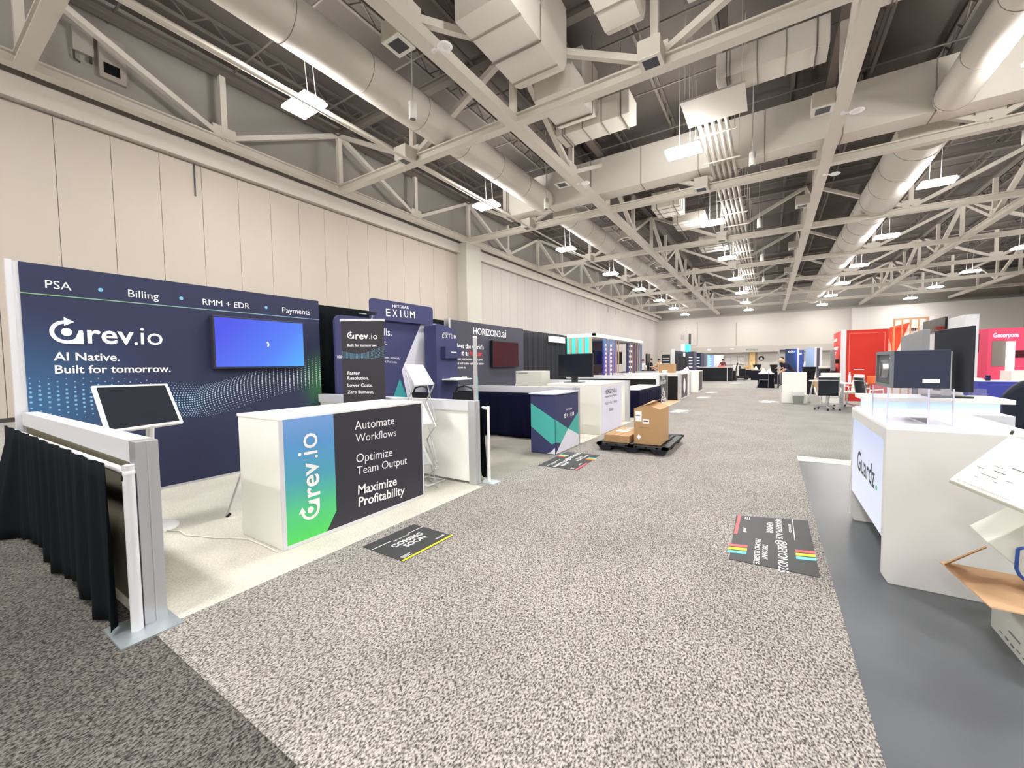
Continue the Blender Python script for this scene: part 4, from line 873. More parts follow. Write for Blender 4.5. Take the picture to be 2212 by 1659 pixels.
G().box(bx0, bx1, by0, by1, 0.141, bz).make('box', CARD, t, bevel=0.005)
G().slab((bx0, by0, bz), (bx0 + 0.26, by0, bz + 0.10), (bx0 + 0.26, by1, bz + 0.11), (bx0, by1, bz), 0.007).make('flap', CARD, t)
G().slab((bx1 - 0.24, by0 + 0.02, bz + 0.07), (bx1, by0, bz), (bx1, by1, bz), (bx1 - 0.24, by1, bz + 0.09), 0.007).make('flap', CARD, t)
G().prism([(bx0, by0, bz), (bx1, by0, bz), (bx1 - 0.17, by0, bz + 0.06), (bx0 + 0.17, by0, bz + 0.05)], (0, 0.006, 0)).make('flap', CARD, t)
G().box(-1.775, -1.68, by0 - 0.004, by0, 0.50, 0.66).box(-1.665, -1.565, by0 - 0.004, by0, 0.47, 0.54).prism([(-1.72, by0, 0.21), (-1.685, by0, 0.255), (-1.72, by0, 0.30), (-1.755, by0, 0.255)], (0, -0.004, 0)).make('label_sticker', PAPER, t)
G().text('GLOBAL INDUSTRIES', (-1.71, by0 - 0.001, 0.40), (-1.54, by0 - 0.001, 0.40), UZ).box(-1.77, -1.70, by0 - 0.006, by0 - 0.004, 0.585, 0.595).box(-1.65, -1.58, by0 - 0.006, by0 - 0.004, 0.5, 0.52).make('print', M('brown_ink', (96, 74, 56), 0.7), t)
G().box(-1.62, -1.58, by0 - 0.003, by0, 0.145, 0.20).box(-1.61, -1.58, by0 - 0.003, by0, 0.66, 0.70).make('tape', M('packing_tape', (182, 138, 92), 0.3), t)
t = thing('carton', 'flat brown carton lying on the black pallet left of the tall carton', 'carton', (-2.1, 6.8, 0.141))
G().box(-2.27, -1.86, 6.36, 7.28, 0.141, 0.26).make('box', CARD, t, bevel=0.008)
G().box(-2.11, -2.02, 6.358, 7.28, 0.25, 0.2625).make('tape', M('packing_tape'), t)
G().box(-2.2, -2.0, 6.75, 6.95, 0.2605, 0.263).make('label_sticker', PAPER, t)

# ================================================================ right side, near
GREYW = M('warm_white_laminate', (212, 212, 210), 0.5, var=0.012, vscale=2)
ZV = 0.0125
t = thing('counter', 'big white counter with a glowing name panel facing the aisle, right foreground', 'counter', (0.93, 3.98, ZV))
for y0, y1 in ((3.36, 3.405), (4.555, 4.60)):
    G().prism([(0.65, y0, ZV), (1.25, y0, ZV), (1.25, y0, 0.985), (0.62, y0, 0.985), (0.62, y0, 0.06)], (0, y1 - y0, 0)).make('end_panel', GREYW, t, bevel=0.002)
G().box(0.62, 1.25, 3.36, 4.60, 0.985, 1.005).make('worktop', M('white_top'), t, bevel=0.002)
G().box(0.64, 1.23, 3.406, 4.554, 0.30, 0.984).make('cabinet', GREYW, t)
G().box(0.622, 0.64, 3.406, 4.554, 0.915, 0.985).box(0.622, 0.64, 3.405, 3.43, 0.29, 0.915).make('front_frame', GREYW, t)
G().box(0.622, 0.64, 3.432, 4.53, 0.29, 0.912).make('light_panel', grad('light_panel_print', [(0, (236, 240, 255)), (0.7, (226, 234, 255)), (1, (206, 216, 250))], (0, 0, 1), 0.3, 0.92, 0.4, 0.75), t)
GUI = M('graphite_ink', (52, 58, 62), 0.5)
G().text('Guardz', (0.62, 4.24, 0.545), (0.62, 3.60, 0.545), UZ, bold=0.014, lift=0.006).make('lettering', GUI, t)
G().disc((0.618, 3.565, 0.56), NY, UZ, 0.018, 12).make('green_dot', M('green_ink', (60, 170, 120), 0.5), t)
# acrylic case and safe
GLASS = bpy.data.materials.new('clear_acrylic'); GLASS.use_nodes = True
_n = GLASS.node_tree.nodes; _l = GLASS.node_tree.links; _n.remove(_n['Principled BSDF'])
_tr = _n.new('ShaderNodeBsdfTransparent'); _tr.inputs[0].default_value = (0.985, 0.985, 1, 1)
_gl = _n.new('ShaderNodeBsdfGlossy'); _gl.inputs['Roughness'].default_value = 0.08; _df = _n.new('ShaderNodeBsdfTranslucent'); _df.inputs[0].default_value = (0.82, 0.82, 0.95, 1)
_m1 = _n.new('ShaderNodeMixShader'); _m1.inputs[0].default_value = 0.5; _l.new(_gl.outputs[0], _m1.inputs[1]); _l.new(_df.outputs[0], _m1.inputs[2])
_mx = _n.new('ShaderNodeMixShader'); _mx.inputs[0].default_value = 0.1
_l.new(_tr.outputs[0], _mx.inputs[1]); _l.new(_m1.outputs[0], _mx.inputs[2]); _l.new(_mx.outputs[0], _n['Material Output'].inputs[0])
t = thing('display_case', 'clear acrylic case under the dark safe on the big white counter', 'display case', (0.8, 3.74, 1.006))
cx0, cx1, cy0, cy1, cz0, cz1, e = 0.652, 0.95, 3.515, 3.96, 1.006, 1.235, 0.006
for nm, b in (('side_pane', (cx0, cx0 + e, cy0, cy1, cz0, cz1)), ('side_pane', (cx1 - e, cx1, cy0, cy1, cz0, cz1)), ('front_pane', (cx0 + e, cx1 - e, cy0, cy0 + e, cz0, cz1)), ('back_pane', (cx0 + e, cx1 - e, cy1 - e, cy1, cz0, cz1)), ('divider', (0.838, 0.844, cy0 + e, cy1 - e, cz0 + e, cz1 - 0.01)), ('base', (cx0 + e, cx1 - e, cy0 + e, cy1 - e, cz0, cz0 + e))):
    G().box(*b).make(nm, GLASS, t)
for x, y in ((cx0, cy0), (cx1, cy0), (cx0, cy1), (cx1, cy1), (0.841, cy0)): G().box(x - 0.0035, x + 0.0035, y - 0.0035, y + 0.0035, cz0, cz1).make('polished_edge', M('acrylic_edge', (206, 206, 232), 0.15), t)
tag(G().box(0.66, 0.90, 3.44, 3.512, 1.006, 1.010).make('paper_sheet', PAPER), 'white sheet at the edge of the big white counter before the acrylic case', 'paper')
t = thing('safe', 'dark blue-black steel safe with a round silver lock on top of the acrylic case', 'safe', (0.8, 3.74, 1.236))
SAFE = M('safe_enamel', (40, 47, 70), 0.5, var=0.05, vscale=30, bump=0.05, bscale=400); SAFED = M('safe_door_grey', (82, 86, 90), 0.45)
G().box(0.678, 0.935, 3.52, 3.955, 1.236, 1.475).make('body', SAFE, t, bevel=0.003)
g = G().box(0.662, 0.678, 3.52, 3.545, 1.236, 1.475).box(0.662, 0.678, 3.93, 3.955, 1.236, 1.475).box(0.662, 0.678, 3.545, 3.93, 1.236, 1.258).box(0.662, 0.678, 3.545, 3.93, 1.453, 1.475)
g.make('door_frame', M('safe_frame_grey', (112, 116, 122), 0.4), t)
dr = G().box(0.672, 0.678, 3.547, 3.90, 1.26, 1.451).make('door', SAFED, t)
gg = G()
for r, x in ((0.062, 0.672), (0.062, 0.648), (0.054, 0.640)): pass
G().cyl((0.672, 3.69, 1.355), (0.645, 3.69, 1.355), 0.064, 0.058, n=28).make('lock_dial', M('brushed_silver', (176, 178, 182), 0.3, 0.8), dr)
G().prism([(0.645, 3.69 - 0.022, 1.355), (0.645, 3.69, 1.405), (0.645, 3.69 + 0.022, 1.355), (0.645, 3.69, 1.305)][::-1], (-0.006, 0, 0)).make('keypad', M('keypad_grey', (98, 100, 104), 0.4), dr)
G().box(0.669, 0.672, 3.56, 3.60, 1.425, 1.433).make('badge', INKW, dr)
G().box(0.812, 0.888, 3.516, 3.52, 1.270, 1.294).make('label_plate', PAPER, t)
G().text('CANNON SAFE', (0.826, 3.516, 1.279), (0.874, 3.516, 1.279), UZ, lift=0.0005).make('lettering', INKB, t)
# second white counter with a light gap
t = thing('counter', 'white counter with a glowing gap under its top, behind the dark safe', 'counter', (1.5, 6.3, ZV))
G().box(0.92, 2.06, 6.02, 6.64, 0.955, 1.0).make('worktop', M('white_top'), t, bevel=0.002)
G().box(0.97, 1.98, 6.09, 6.58, 0.84, 0.955).make('light_gap', M('ice_light', (206, 236, 250), 0.5, emit=0.55), t)
G().box(0.92, 2.06, 6.02, 6.64, ZV, 0.84).make('body', M('cool_white_laminate', (214, 217, 224), 0.5), t, bevel=0.002)
G().box(0.98, 2.0, 6.014, 6.02, 0.08, 0.785).make('inset_panel', M('cool_grey_laminate', (202, 205, 214), 0.5), t)
# big monitor on an easel foot, smaller one behind
t = thing('monitor', 'large monitor seen from behind, standing on the white counter with the glowing gap', 'monitor', (1.75, 6.3, 1.0))
a, b = Vector((1.62, 6.55, 0)), Vector((1.80, 6.12, 0)); n_ = Vector((b.y - a.y, -(b.x - a.x), 0)).normalized() * 0.03
G().hexa([a + Vector((0, 0, 1.06)), a + n_ + Vector((0, 0, 1.06)), b + n_ + Vector((0, 0, 1.06)), b + Vector((0, 0, 1.06))], [a + Vector((0, 0, 1.74)), a + n_ + Vector((0, 0, 1.74)), b + n_ + Vector((0, 0, 1.76)), b + Vector((0, 0, 1.76))]).make('housing', M('monitor_back', (44, 46, 54), 0.3), t, bevel=0.006)
G().box(1.60, 1.66, 6.22, 6.30, 1.02, 1.5).make('stand_neck', M('grey_neck', (168, 168, 168), 0.4), t); G().box(1.48, 1.80, 6.1, 6.45, 1.0, 1.02).make('stand_foot', BLACKP, t)
t = thing('monitor', 'smaller grey-backed monitor behind the dark safe, left of the large one', 'monitor', (1.55, 7.5, ZV))
G().hexa([(1.575, 7.85, 1.1), (1.62, 7.85, 1.1), (1.73, 7.25, 1.1), (1.66, 7.25, 1.1)], [(1.575, 7.85, 1.735), (1.62, 7.85, 1.735), (1.73, 7.25, 1.80), (1.66, 7.25, 1.80)]).make('housing', M('grey_monitor_back', (138, 140, 144), 0.35), t, bevel=0.006)
G().cyl((1.66, 7.5, 0.02), (1.66, 7.5, 1.12), 0.03, n=12).make('pole', BLACKP, t); G().cyl((1.66, 7.5, ZV), (1.66, 7.5, 0.025), 0.25, n=24).make('foot', BLACKP, t)
tag(G().hexa([(1.82, 6.12, 1.001), (1.90, 6.12, 1.001), (1.90, 6.3, 1.001), (1.82, 6.3, 1.001)], [(1.81, 6.12, 1.09), (1.89, 6.12, 1.10), (1.89, 6.3, 1.10), (1.81, 6.3, 1.09)]).make('brochure_holder', GLASS), 'clear leaflet holder at the foot of the large monitor', 'holder')
# grey tower wall with a screen
t = thing('tower_wall', 'tall pale grey wall end with a dark screen, right of the dark safe', 'display wall', (4.03, 15.5, 0.0))
TW = M('pale_grey_wall', (206, 208, 212), 0.5)
G().box(3.92, 4.16, 14.0, 17.4, 0.0, 2.46).make('wall', TW, t, bevel=0.01)
s = G().box(3.87, 3.92, 15.1, 16.9, 2.17, 2.52).make('screen', BLACKG, t)
# cartons in the right foreground
t = thing('carton', 'large white carton with brown open flaps at the lower right, nearest the viewer', 'carton', (1.25, 2.8, ZV))
G().box(1.005, 1.02, 2.50, 3.09, ZV, 0.30).box(1.02, 1.55, 3.075, 3.09, ZV, 0.30).box(1.535, 1.55, 2.50, 3.075, ZV, 0.30).box(1.02, 1.535, 2.50, 2.515, ZV, 0.30).box(1.02, 1.535, 2.515, 3.075, ZV, 0.025).make('box', CARDW, t)
fl = G().slab((1.18, 2.63, 0.306), (1.18, 3.09, 0.306), (0.805, 3.095, 0.308), (0.856, 2.645, 0.302), 0.006)
fl.make('side_flap', CARDI, t)
g = G()
for i in range(9): g.box(1.001, 1.005, 2.52 + i * 0.055, 2.55 + i * 0.055, 0.035 + 0.004 * (i % 3), 0.042 + 0.004 * (i % 2))
g.box(1.001, 1.005, 2.80, 2.90, 0.088, 0.094).make('printed_line', M('grey_ink', (120, 122, 120), 0.7), t)
t = thing('carton', 'white carton with blue marker lettering, tilted inside the open carton', 'carton', (1.2, 2.85, 0.05))
c0 = Vector((0.885, 2.80, 0.545)); ex = Vector((0.30, -0.03, 0.30)).normalized(); ez = Vector((0.44, 0.0, -0.44)).normalized(); ey = Vector((0.04, 1, 0)).normalized()
q = lambda a, b, c: c0 + ex * a + ez * b + ey * c
G().hexa([q(0, 0, 0), q(0.5, 0, 0), q(0.5, 0, 0.24), q(0, 0, 0.24)], [q(0, 0.42, 0), q(0.5, 0.42, 0), q(0.5, 0.42, 0.24), q(0, 0.42, 0.24)]).make('box', CARDW, t, bevel=0.006)
G().slab((0.882,2.800,0.527), (0.971,3.080,0.432), (0.822,3.080,0.300), (0.744,2.800,0.408), 0.006).make('end_flap', CARD, t)
g = G().tube([(0.975,2.775,0.543), (0.974,2.775,0.501), (0.973,2.775,0.451), (0.985,2.775,0.421), (1.003,2.775,0.403), (1.023,2.775,0.400)], 0.007, 8).tube([(0.975,2.775,0.543), (0.990,2.775,0.551), (1.015,2.775,0.552)], 0.007, 8)
g.make('marker_letter', M('blue_marker', (38, 72, 140), 0.6), t)
t = thing('mailer_box', 'flat cream mailer box with printed lines and a web address leaning at the right edge', 'box', (0.95, 2.8, 0.75))
_a = Vector((0.736,2.740,0.843)); _b = Vector((0.910,2.660,0.773)); _d = Vector((0.996,2.950,1.044)); _b = _a + (_b - _a) * 2.3; A = [_a, _b, _b + (_d - _a), _d]
G().slab(A[0], A[1], A[2], A[3], 0.03).make('box', M('cream_carton', (236, 236, 222), 0.7, var=0.02, vscale=8), t, bevel=0.006)
uA = (A[1] - A[0]).normalized(); nA = (A[1] - A[0]).cross(A[3] - A[0]).normalized(); vA = nA.cross(uA)
g = G().text('www.nationalprinting.com', A[0] + uA * 0.02 + vA * 0.012 + nA * 0.001, A[0] + uA * 0.19 + vA * 0.012 + nA * 0.001, vA, lift=0.0005)
for (a, b, l_, h_) in ((0.07, 0.10, 0.05, 0.003), (0.10, 0.14, 0.04, 0.005), (0.14, 0.19, 0.05, 0.006), (0.06, 0.07, 0.012, 0.003), (0.12, 0.08, 0.014, 0.003), (0.15, 0.11, 0.02, 0.003), (0.09, 0.17, 0.03, 0.003), (0.05, 0.13, 0.02, 0.003)):
    o = A[0] + uA * a + vA * b + nA * 0.0012; g.prism([o, o + uA * l_, o + uA * l_ + vA * h_, o + vA * h_], tuple(nA * 0.0006))
g.make('print', M('grey_ink'), t)
g = G().cyl(A[3] + nA * 0.01, A[3] + nA * 0.03, 0.006, n=8); g.make('clip', M('dark_bracket'), t)
# ================================================================ right side, middle distance
t = thing('plinth', 'plain white plinth beside the aisle with a waste bin before it', 'plinth', (0.71, 16.6, 0.01))
G().box(0.38, 1.04, 16.33, 16.95, 0.01, 1.03).make('body', WHITE, t, bevel=0.006)
t = thing('waste_bin', 'grey waste bin with a clear plastic liner in front of the white plinth', 'bin', (0.81, 16.2, 0.0))
G().hexa([(0.69, 16.08, 0.0), (0.94, 16.08, 0.0), (0.94, 16.3, 0.0), (0.69, 16.3, 0.0)], [(0.66, 16.06, 0.33), (0.97, 16.06, 0.33), (0.97, 16.32, 0.33), (0.66, 16.32, 0.33)]).make('bin', M('bin_grey', (128, 132, 128), 0.5), t)
G().hexa([(0.65, 16.05, 0.28), (0.98, 16.05, 0.28), (0.98, 16.322, 0.28), (0.65, 16.322, 0.28)], [(0.67, 16.07, 0.39), (0.95, 16.06, 0.41), (0.96, 16.30, 0.40), (0.66, 16.31, 0.42)]).make('liner', M('liner_film', (196, 198, 200), 0.3), t)
def stool(x, y, lab):
    t = thing('bar_stool', lab, 'stool', (x, y, 0.0), 'bar stools by the white plinth')
    G().lathe((x, y, 0.72), [(0.1, 0), (0.18, 0.015), (0.19, 0.035), (0.16, 0.05)], 18).make('seat', WHITEP, t)
    for a in range(4):
        c, s_ = math.cos(a * math.pi / 2 + 0.6), math.sin(a * math.pi / 2 + 0.6)
        G().cyl((x + 0.24 * c, y + 0.24 * s_, 0.0), (x + 0.1 * c, y + 0.1 * s_, 0.725), 0.012, n=8).make('leg', CHROME, t)
    G().tube([(x + 0.2 * math.cos(a * math.pi / 8), y + 0.2 * math.sin(a * math.pi / 8), 0.25) for a in range(16)], 0.009, 6, closed=True).make('foot_ring', CHROME, t)
stool(1.30, 16.7, 'chrome bar stool nearest the white plinth'); stool(1.74, 16.1, 'chrome bar stool half hidden behind the black office chair')
def office_chair(x, y, rz, lab, seatm, backm):
    t = thing('office_chair', lab, 'chair', (x, y, 0.0), 'chrome office chairs at the white desk', rz)
    G().grid(lambda u, v: (-0.22 + 0.44 * u, 0.24 + 0.06 * v * v - 0.03 * math.sin(math.pi * u), 0.42 + 0.52 * v), 8, 8).make('backrest', backm, t, local=True, solid=0.03)
    G().tube([(-0.23, 0.22, 0.40), (-0.235, 0.27, 0.7), (-0.235, 0.31, 0.96)], 0.014, 8).make('back_rail', CHROME, t, local=True)
    G().tube([(0.23, 0.22, 0.40), (0.235, 0.27, 0.7), (0.235, 0.31, 0.96)], 0.014, 8).make('back_rail', CHROME, t, local=True)
    G().bar((-0.23, 0.30, 0.86), (0.23, 0.30, 0.86), 0.02, 0.02).make('back_bridge', CHROME, t, local=True)
    G().box(-0.22, 0.22, 0.29, 0.32, 0.94, 0.985).make('head_pad', WHITEP, t, local=True, bevel=0.01)
    G().box(-0.24, 0.24, -0.24, 0.22, 0.42, 0.48).make('seat', seatm, t, local=True, bevel=0.025)
    for s_ in (-1, 1): G().tube([(s_ * 0.25, 0.2, 0.43), (s_ * 0.29, 0.18, 0.62), (s_ * 0.29, -0.1, 0.64), (s_ * 0.26, -0.14, 0.45)], 0.016, 8).make('armrest', WHITEP, t, local=True)
    G().cyl((0, 0, 0.1), (0, 0, 0.42), 0.028, n=10).make('gas_lift', CHROME, t, local=True)
    for k in range(5):
        a = k * 2 * math.pi / 5 + 0.3
        lg = G().bar((0, 0, 0.11), (0.3 * math.cos(a), 0.3 * math.sin(a), 0.075), 0.035, 0.03).make('base_spoke', CHROME, t, local=True)
        G().cyl((0.3 * math.cos(a) - 0.02, 0.3 * math.sin(a), 0.03), (0.3 * math.cos(a) + 0.02, 0.3 * math.sin(a), 0.03), 0.03, n=12).make('castor', BLACKP, lg, local=True)
    return t
BL = M('black_leather', (20, 28, 38), 0.45)
office_chair(1.41, 14.62, math.pi, 'chrome office chair with its black back towards the viewer', BL, BL)
office_chair(1.98, 15.6, -1.2, 'white office chair turned sideways at the white desk', M('white_leather', (236, 236, 224), 0.45), M('white_leather'))
office_chair(2.32, 14.3, 1.9, 'black and white office chair at the right end of the white desk', BL, BL)
t = thing('desk', 'white desk in front of the red wall', 'desk', (2.1, 15.0, 0.0))
G().box(1.70, 2.42, 14.75, 15.3, 0.735, 0.765).make('desktop', WHITEP, t, bevel=0.004)
for x, y in ((1.78, 14.8), (2.36, 14.8), (1.78, 15.24), (2.36, 15.24)): G().cyl((x, y, 0), (x, y, 0.735), 0.025, n=10).make('leg', M('grey_neck'), t)
t = thing('water_bottle', 'clear plastic water bottle on the white desk', 'bottle', (1.95, 15.0, 0.766))
G().lathe((1.95, 15.0, 0.766), [(0.034, 0), (0.036, 0.02), (0.036, 0.2), (0.014, 0.26), (0.014, 0.28)], 16).make('bottle', M('pale_pink_plastic', (236, 206, 214), 0.15), t); G().cyl((1.95, 15.0, 1.046), (1.95, 15.0, 1.07), 0.016, n=12).make('cap', WHITEP, t)
t = thing('laptop', 'open white laptop on the white desk before the red wall', 'laptop', (2.15, 14.95, 0.766))
G().box(2.03, 2.28, 14.9, 15.1, 0.766, 0.778).make('keyboard_base', WHITEP, t); G().slab((2.04, 14.9, 0.78), (2.28, 14.9, 0.78), (2.25, 14.84, 0.97), (2.01, 14.84, 0.97), 0.008).make('lid', WHITEP, t)
tag(G().grid(lambda u, v: (2.28 + 0.16 * u + 0.03 * v, 14.62 + 0.02 * math.sin(u * 9), 0.98 - 0.2 * v - 0.06 * (1 - u) * v), 8, 6).make('jacket', M('orange_cloth', (246, 120, 70), 0.9), solid=0.05), 'orange jacket hung over the chair at the right end of the white desk', 'jacket')
# red booth
t = thing('display_wall', 'large plain red booth wall behind the white desk', 'display wall', (2.8, 18.1, 0.0))
G().box(2.25, 3.32, 18.05, 18.12, 0.0, 2.44).make('panel', RED, t)
G().box(2.31, 2.33, 18.044, 18.05, 0.3, 2.34).box(2.33, 3.24, 18.044, 18.05, 2.32, 2.34).box(3.22, 3.24, 18.044, 18.05, 0.3, 2.32).make('seam_line', M('red_seam', (236, 110, 96), 0.55), t)
G().box(2.45, 2.72, 18.04, 18.05, 1.08, 1.10).make('white_mark', INKW, t)
t = thing('display_wall', 'red side wall with white text lines and a white edge post, left of the plain red wall', 'display wall', (2.15, 19.0, 0.0))
G().box(2.10, 2.16, 18.13, 20.0, 0.0, 2.44).make('panel', M('red_print', (226, 66, 56), 0.55), t); G().box(2.09, 2.22, 18.03, 18.12, 0.0, 2.47).make('edge_post', ALUP, t)
g = G()
for k, (z, l_) in enumerate(((2.12, 0.75), (1.86, 1.15), (1.8, 1.0), (1.68, 0.6), (1.62, 0.5))): g.box(2.096, 2.10, 19.9 - l_, 19.9, z, z + (0.1 if k == 0 else 0.045))
g.make('text_lines', INKW, t)
t = thing('arm_screen', 'grey screen seen from behind on an arm beside the red side wall', 'screen', (1.95, 18.5, 1.0))
G().hexa([(1.88, 18.4, 1.05), (2.0, 18.4, 1.03), (2.0, 18.7, 1.03), (1.88, 18.7, 1.05)], [(1.85, 18.4, 1.78), (1.97, 18.4, 1.80), (1.97, 18.7, 1.80), (1.85, 18.7, 1.78)]).make('housing', M('grey_monitor_back'), t, bevel=0.01)
G().box(1.9, 2.098, 18.5, 18.6, 1.3, 1.45).make('arm', BLACKP, t); G().ball((1.93, 18.5, 0.98), (0.1, 0.1, 0.12), 10).make('cable_bundle', BLACKP, t)
t = thing('counter', 'white counter between the black-backed office chair and the red side wall', 'counter', (1.75, 17.2, 0.0))
G().box(1.50, 1.99, 17.0, 17.5, 0.0, 0.99).make('body', WHITE, t)
t = thing('skirted_table', 'small table with a white top and tapering black skirt left of the red side wall', 'table', (1.75, 19.2, 0.0))
G().box(1.6, 2.05, 18.9, 19.5, 1.12, 1.20).make('tabletop', WHITE, t); G().hexa([(1.7, 18.95, 0), (2.0, 18.95, 0), (2.0, 19.45, 0), (1.7, 19.45, 0)], [(1.6, 18.9, 1.12), (2.05, 18.9, 1.12), (2.05, 19.5, 1.12), (1.6, 19.5, 1.12)]).make('skirt', BLACKP, t)
# oak frame with orange banner
t = thing('oak_frame', 'open oak slat frame with an orange and white banner behind it, above the dark safe', 'booth frame', (4.7, 22, 0.0))
g = G().bar((4.2, 22, 0), (4.2, 22, 3.05), 0.05, 0.06).bar((4.2, 22, 3.02), (5.3, 22, 3.02), 0.05, 0.06).make('frame', WOOD, t)
for k in range(1, 5): G().box(4.2 + 0.24 * k - 0.02, 4.2 + 0.24 * k + 0.02, 21.97, 22.03, 0.0, 3.0).make('slat', WOOD, t)
G().box(5.18, 5.32, 21.9, 22.4, 0.0, 3.06).make('end_post', TW, t)
G().box(4.1, 5.3, 22.3, 22.34, 0.0, 2.98).make('white_panel', M('booth_white'), t)
G().prism([(4.12, 22.28, 2.72), (4.72, 22.28, 2.88), (4.3, 22.28, 1.6), (4.02, 22.28, 1.6)], (0, 0.01, 0)).make('orange_shape', M('orange_print', (244, 84, 50), 0.5), t)
G().prism([(3.9, 22.27, 1.6), (3.92, 22.27, 2.3), (4.06, 22.27, 2.5), (4.1, 22.27, 2.3), (4.06, 22.27, 1.6)], (0, 0.01, 0)).make('dark_print', M('brown_print', (84, 56, 60), 0.6), t)
G().prism([(4.06, 22.268, 1.6), (4.08, 22.268, 2.35), (4.16, 22.268, 2.05), (4.2, 22.268, 1.6)], (0, 0.006, 0)).make('skin_tone_print', M('peach_print', (240, 196, 172), 0.6), t)
G().text('eros', (4.75, 22.295, 2.55), (5.15, 22.295, 2.55), UZ, bold=0.02).make('lettering', INKB, t)
# pink booth
t = thing('pink_booth', 'pink booth with a glowing script sign at the right edge', 'booth', (6.4, 20.5, 0.0))
G().prism([(5.75, 22.0, 0), (6.16, 20.0, 0), (7.6, 20.0, 0), (7.6, 22.0, 0)], (0, 0, 2.4)).make('walls', PINK, t)
G().text('Gocorpora', (6.26, 19.99, 2.10), (6.82, 19.99, 2.10), UZ, h=0.14, bold=0.03, lift=0.03).make('lit_sign', M('pink_neon', (255, 190, 236), 0.4, emit=0.9), t)
G().box(6.25, 6.56, 19.985, 19.999, 1.15, 1.98).make('window', M('grey_window', (118, 112, 106), 0.25), t)
G().box(6.56, 6.70, 19.8, 19.99, 0.5, 1.95).make('lit_pillar', M('white_lit'), t)
G().box(6.76, 7.2, 19.985, 19.999, 1.42, 1.66).make('screen', M('maroon_screen'), t)
g = G(); uq = Vector((0.41, -2.0, 0)).normalized(); nq = Vector((-2.0, -0.41, 0)).normalized(); o0 = Vector((5.75, 22.0, 0))
for z, l_ in ((2.06, 0.5), (1.78, 0.85), (1.58, 1.0), (1.38, 1.0)):
    a = o0 + uq * 0.35 + nq * 0.005; g.hexa([a + Vector((0, 0, z)), a + uq * l_ + Vector((0, 0, z)), a + uq * l_ + nq * 0.01 + Vector((0, 0, z)), a + nq * 0.01 + Vector((0, 0, z))], [p + Vector((0, 0, 0.1)) for p in (a + Vector((0, 0, z)), a + uq * l_ + Vector((0, 0, z)), a + uq * l_ + nq * 0.01 + Vector((0, 0, z)), a + nq * 0.01 + Vector((0, 0, z)))])
g.make('text_lines', M('pale_pink_ink', (255, 206, 214), 0.6), t)
t = thing('counter', 'white counter in front of the pink booth', 'counter', (6.6, 18.8, 0.0))
G().box(6.2, 7.2, 18.5, 19.2, 0.0, 1.02).make('body', WHITE, t)
t = thing('arm_screen', 'navy screen on a post left of the pink booth', 'screen', (5.0, 18.0, 0.0))
G().box(5.0, 5.36, 18.0, 18.06, 1.6, 2.16).make('housing', M('navy_screen', (14, 18, 60), 0.2), t); G().cyl((5.2, 18.05, 0), (5.2, 18.05, 1.7), 0.03, n=10).make('post', WHITEP, t)
t = thing('covered_table', 'table under a fitted blue cloth in front of the pink booth', 'table', (3.7, 11.4, 0.0))
G().hexa([(3.42, 11.3, 0), (3.80, 11.3, 0), (3.80, 11.9, 0), (3.42, 11.9, 0)], [(3.34, 11.2, 0.98), (3.86, 11.2, 0.98), (3.86, 11.95, 0.98), (3.34, 11.95, 0.98)]).make('cloth', M('royal_blue_cloth', (62, 70, 160), 0.8), t)
G().box(3.35, 3.85, 11.21, 11.94, 0.98, 0.985).make('top', M('violet_white', (216, 212, 236), 0.6), t)
tag(G().cyl((3.56, 11.5, 0.986), (3.56, 11.5, 1.09), 0.035, n=14).make('cup', M('navy_cup', (20, 26, 66), 0.4)), 'dark navy cup on the blue covered table', 'cup')
tag(G().box(3.36, 3.5, 11.5, 11.8, 0.986, 1.03).make('paper_stack', PAPER), 'stack of white paper on the blue covered table', 'paper')
t = thing('lounge_chair', 'dark navy padded chair at the right edge, beyond the white counter with the glowing gap', 'chair', (3.1, 8.9, 0.0))
G().grid(lambda u, v: (2.83 + 0.5 * u, 8.62 + 0.1 * math.sin(math.pi * u) * 0.4, 0.40 + (0.62 + 0.10 * math.sin(math.pi * min(1, u * 0.9 + 0.1))) * v * (1 - 0.25 * (1 - u) ** 4)), 12, 8).make('backrest', M('navy_upholstery', (18, 26, 44), 0.7), t, solid=0.07)
G().box(2.84, 3.32, 8.68, 9.15, 0.36, 0.46).make('seat', M('navy_upholstery'), t, bevel=0.03)
G().box(2.86, 2.9, 8.68, 9.1, 0.0, 0.36).box(3.26, 3.3, 8.68, 9.1, 0.0, 0.36).box(2.9, 3.26, 8.7, 8.74, 0.3, 0.36).make('leg_frame', BLACKP, t)

# ================================================================ far end of the hall
# left side beyond the counters
t = thing('event_banner', 'black pull-up banner with white headings at the far left of the aisle', 'banner', (-5.55, 27, 0.0))
G().box(-5.8, -5.3, 27.0, 27.03, 0.0, 1.93).make('sheet', M('black_banner', (30, 30, 34), 0.6), t)
g = G().text('BEYOND25', (-5.74, 27.0, 1.66), (-5.36, 27.0, 1.66), UZ, bold=0.02)
for z, l_ in ((1.52, 0.2), (1.30, 0.22), (1.18, 0.2), (1.06, 0.28)): g.box(-5.55 - l_, -5.55 + l_, 26.996, 27.0, z, z + (0.02 if z > 1.5 else 0.06))
g.make('lettering', INKW, t)
drape(28.0, 33.8, -5.3, 0.02, 2.2, 'black drape wall with a small white sign, beyond the last white counter on the left', along='y', n=60, amp=0.03, seed=12, mat=M('grey_black_drape'))
tag(G().box(-5.24, -5.22, 31.2, 32.0, 1.85, 2.12).make('name_sign', PAPER), 'small white name sign on the distant black drape wall', 'sign')
tag(G().box(-5.4, -5.2, 27.9, 28.0, 0.0, 2.3).make('drape_post', ALUP), 'white post at the near end of the distant black drape wall', 'post')
t = thing('hanging_cube', 'glowing pale cyan cube sign standing over the distant drape wall', 'sign', (-5.2, 36, 0.0))
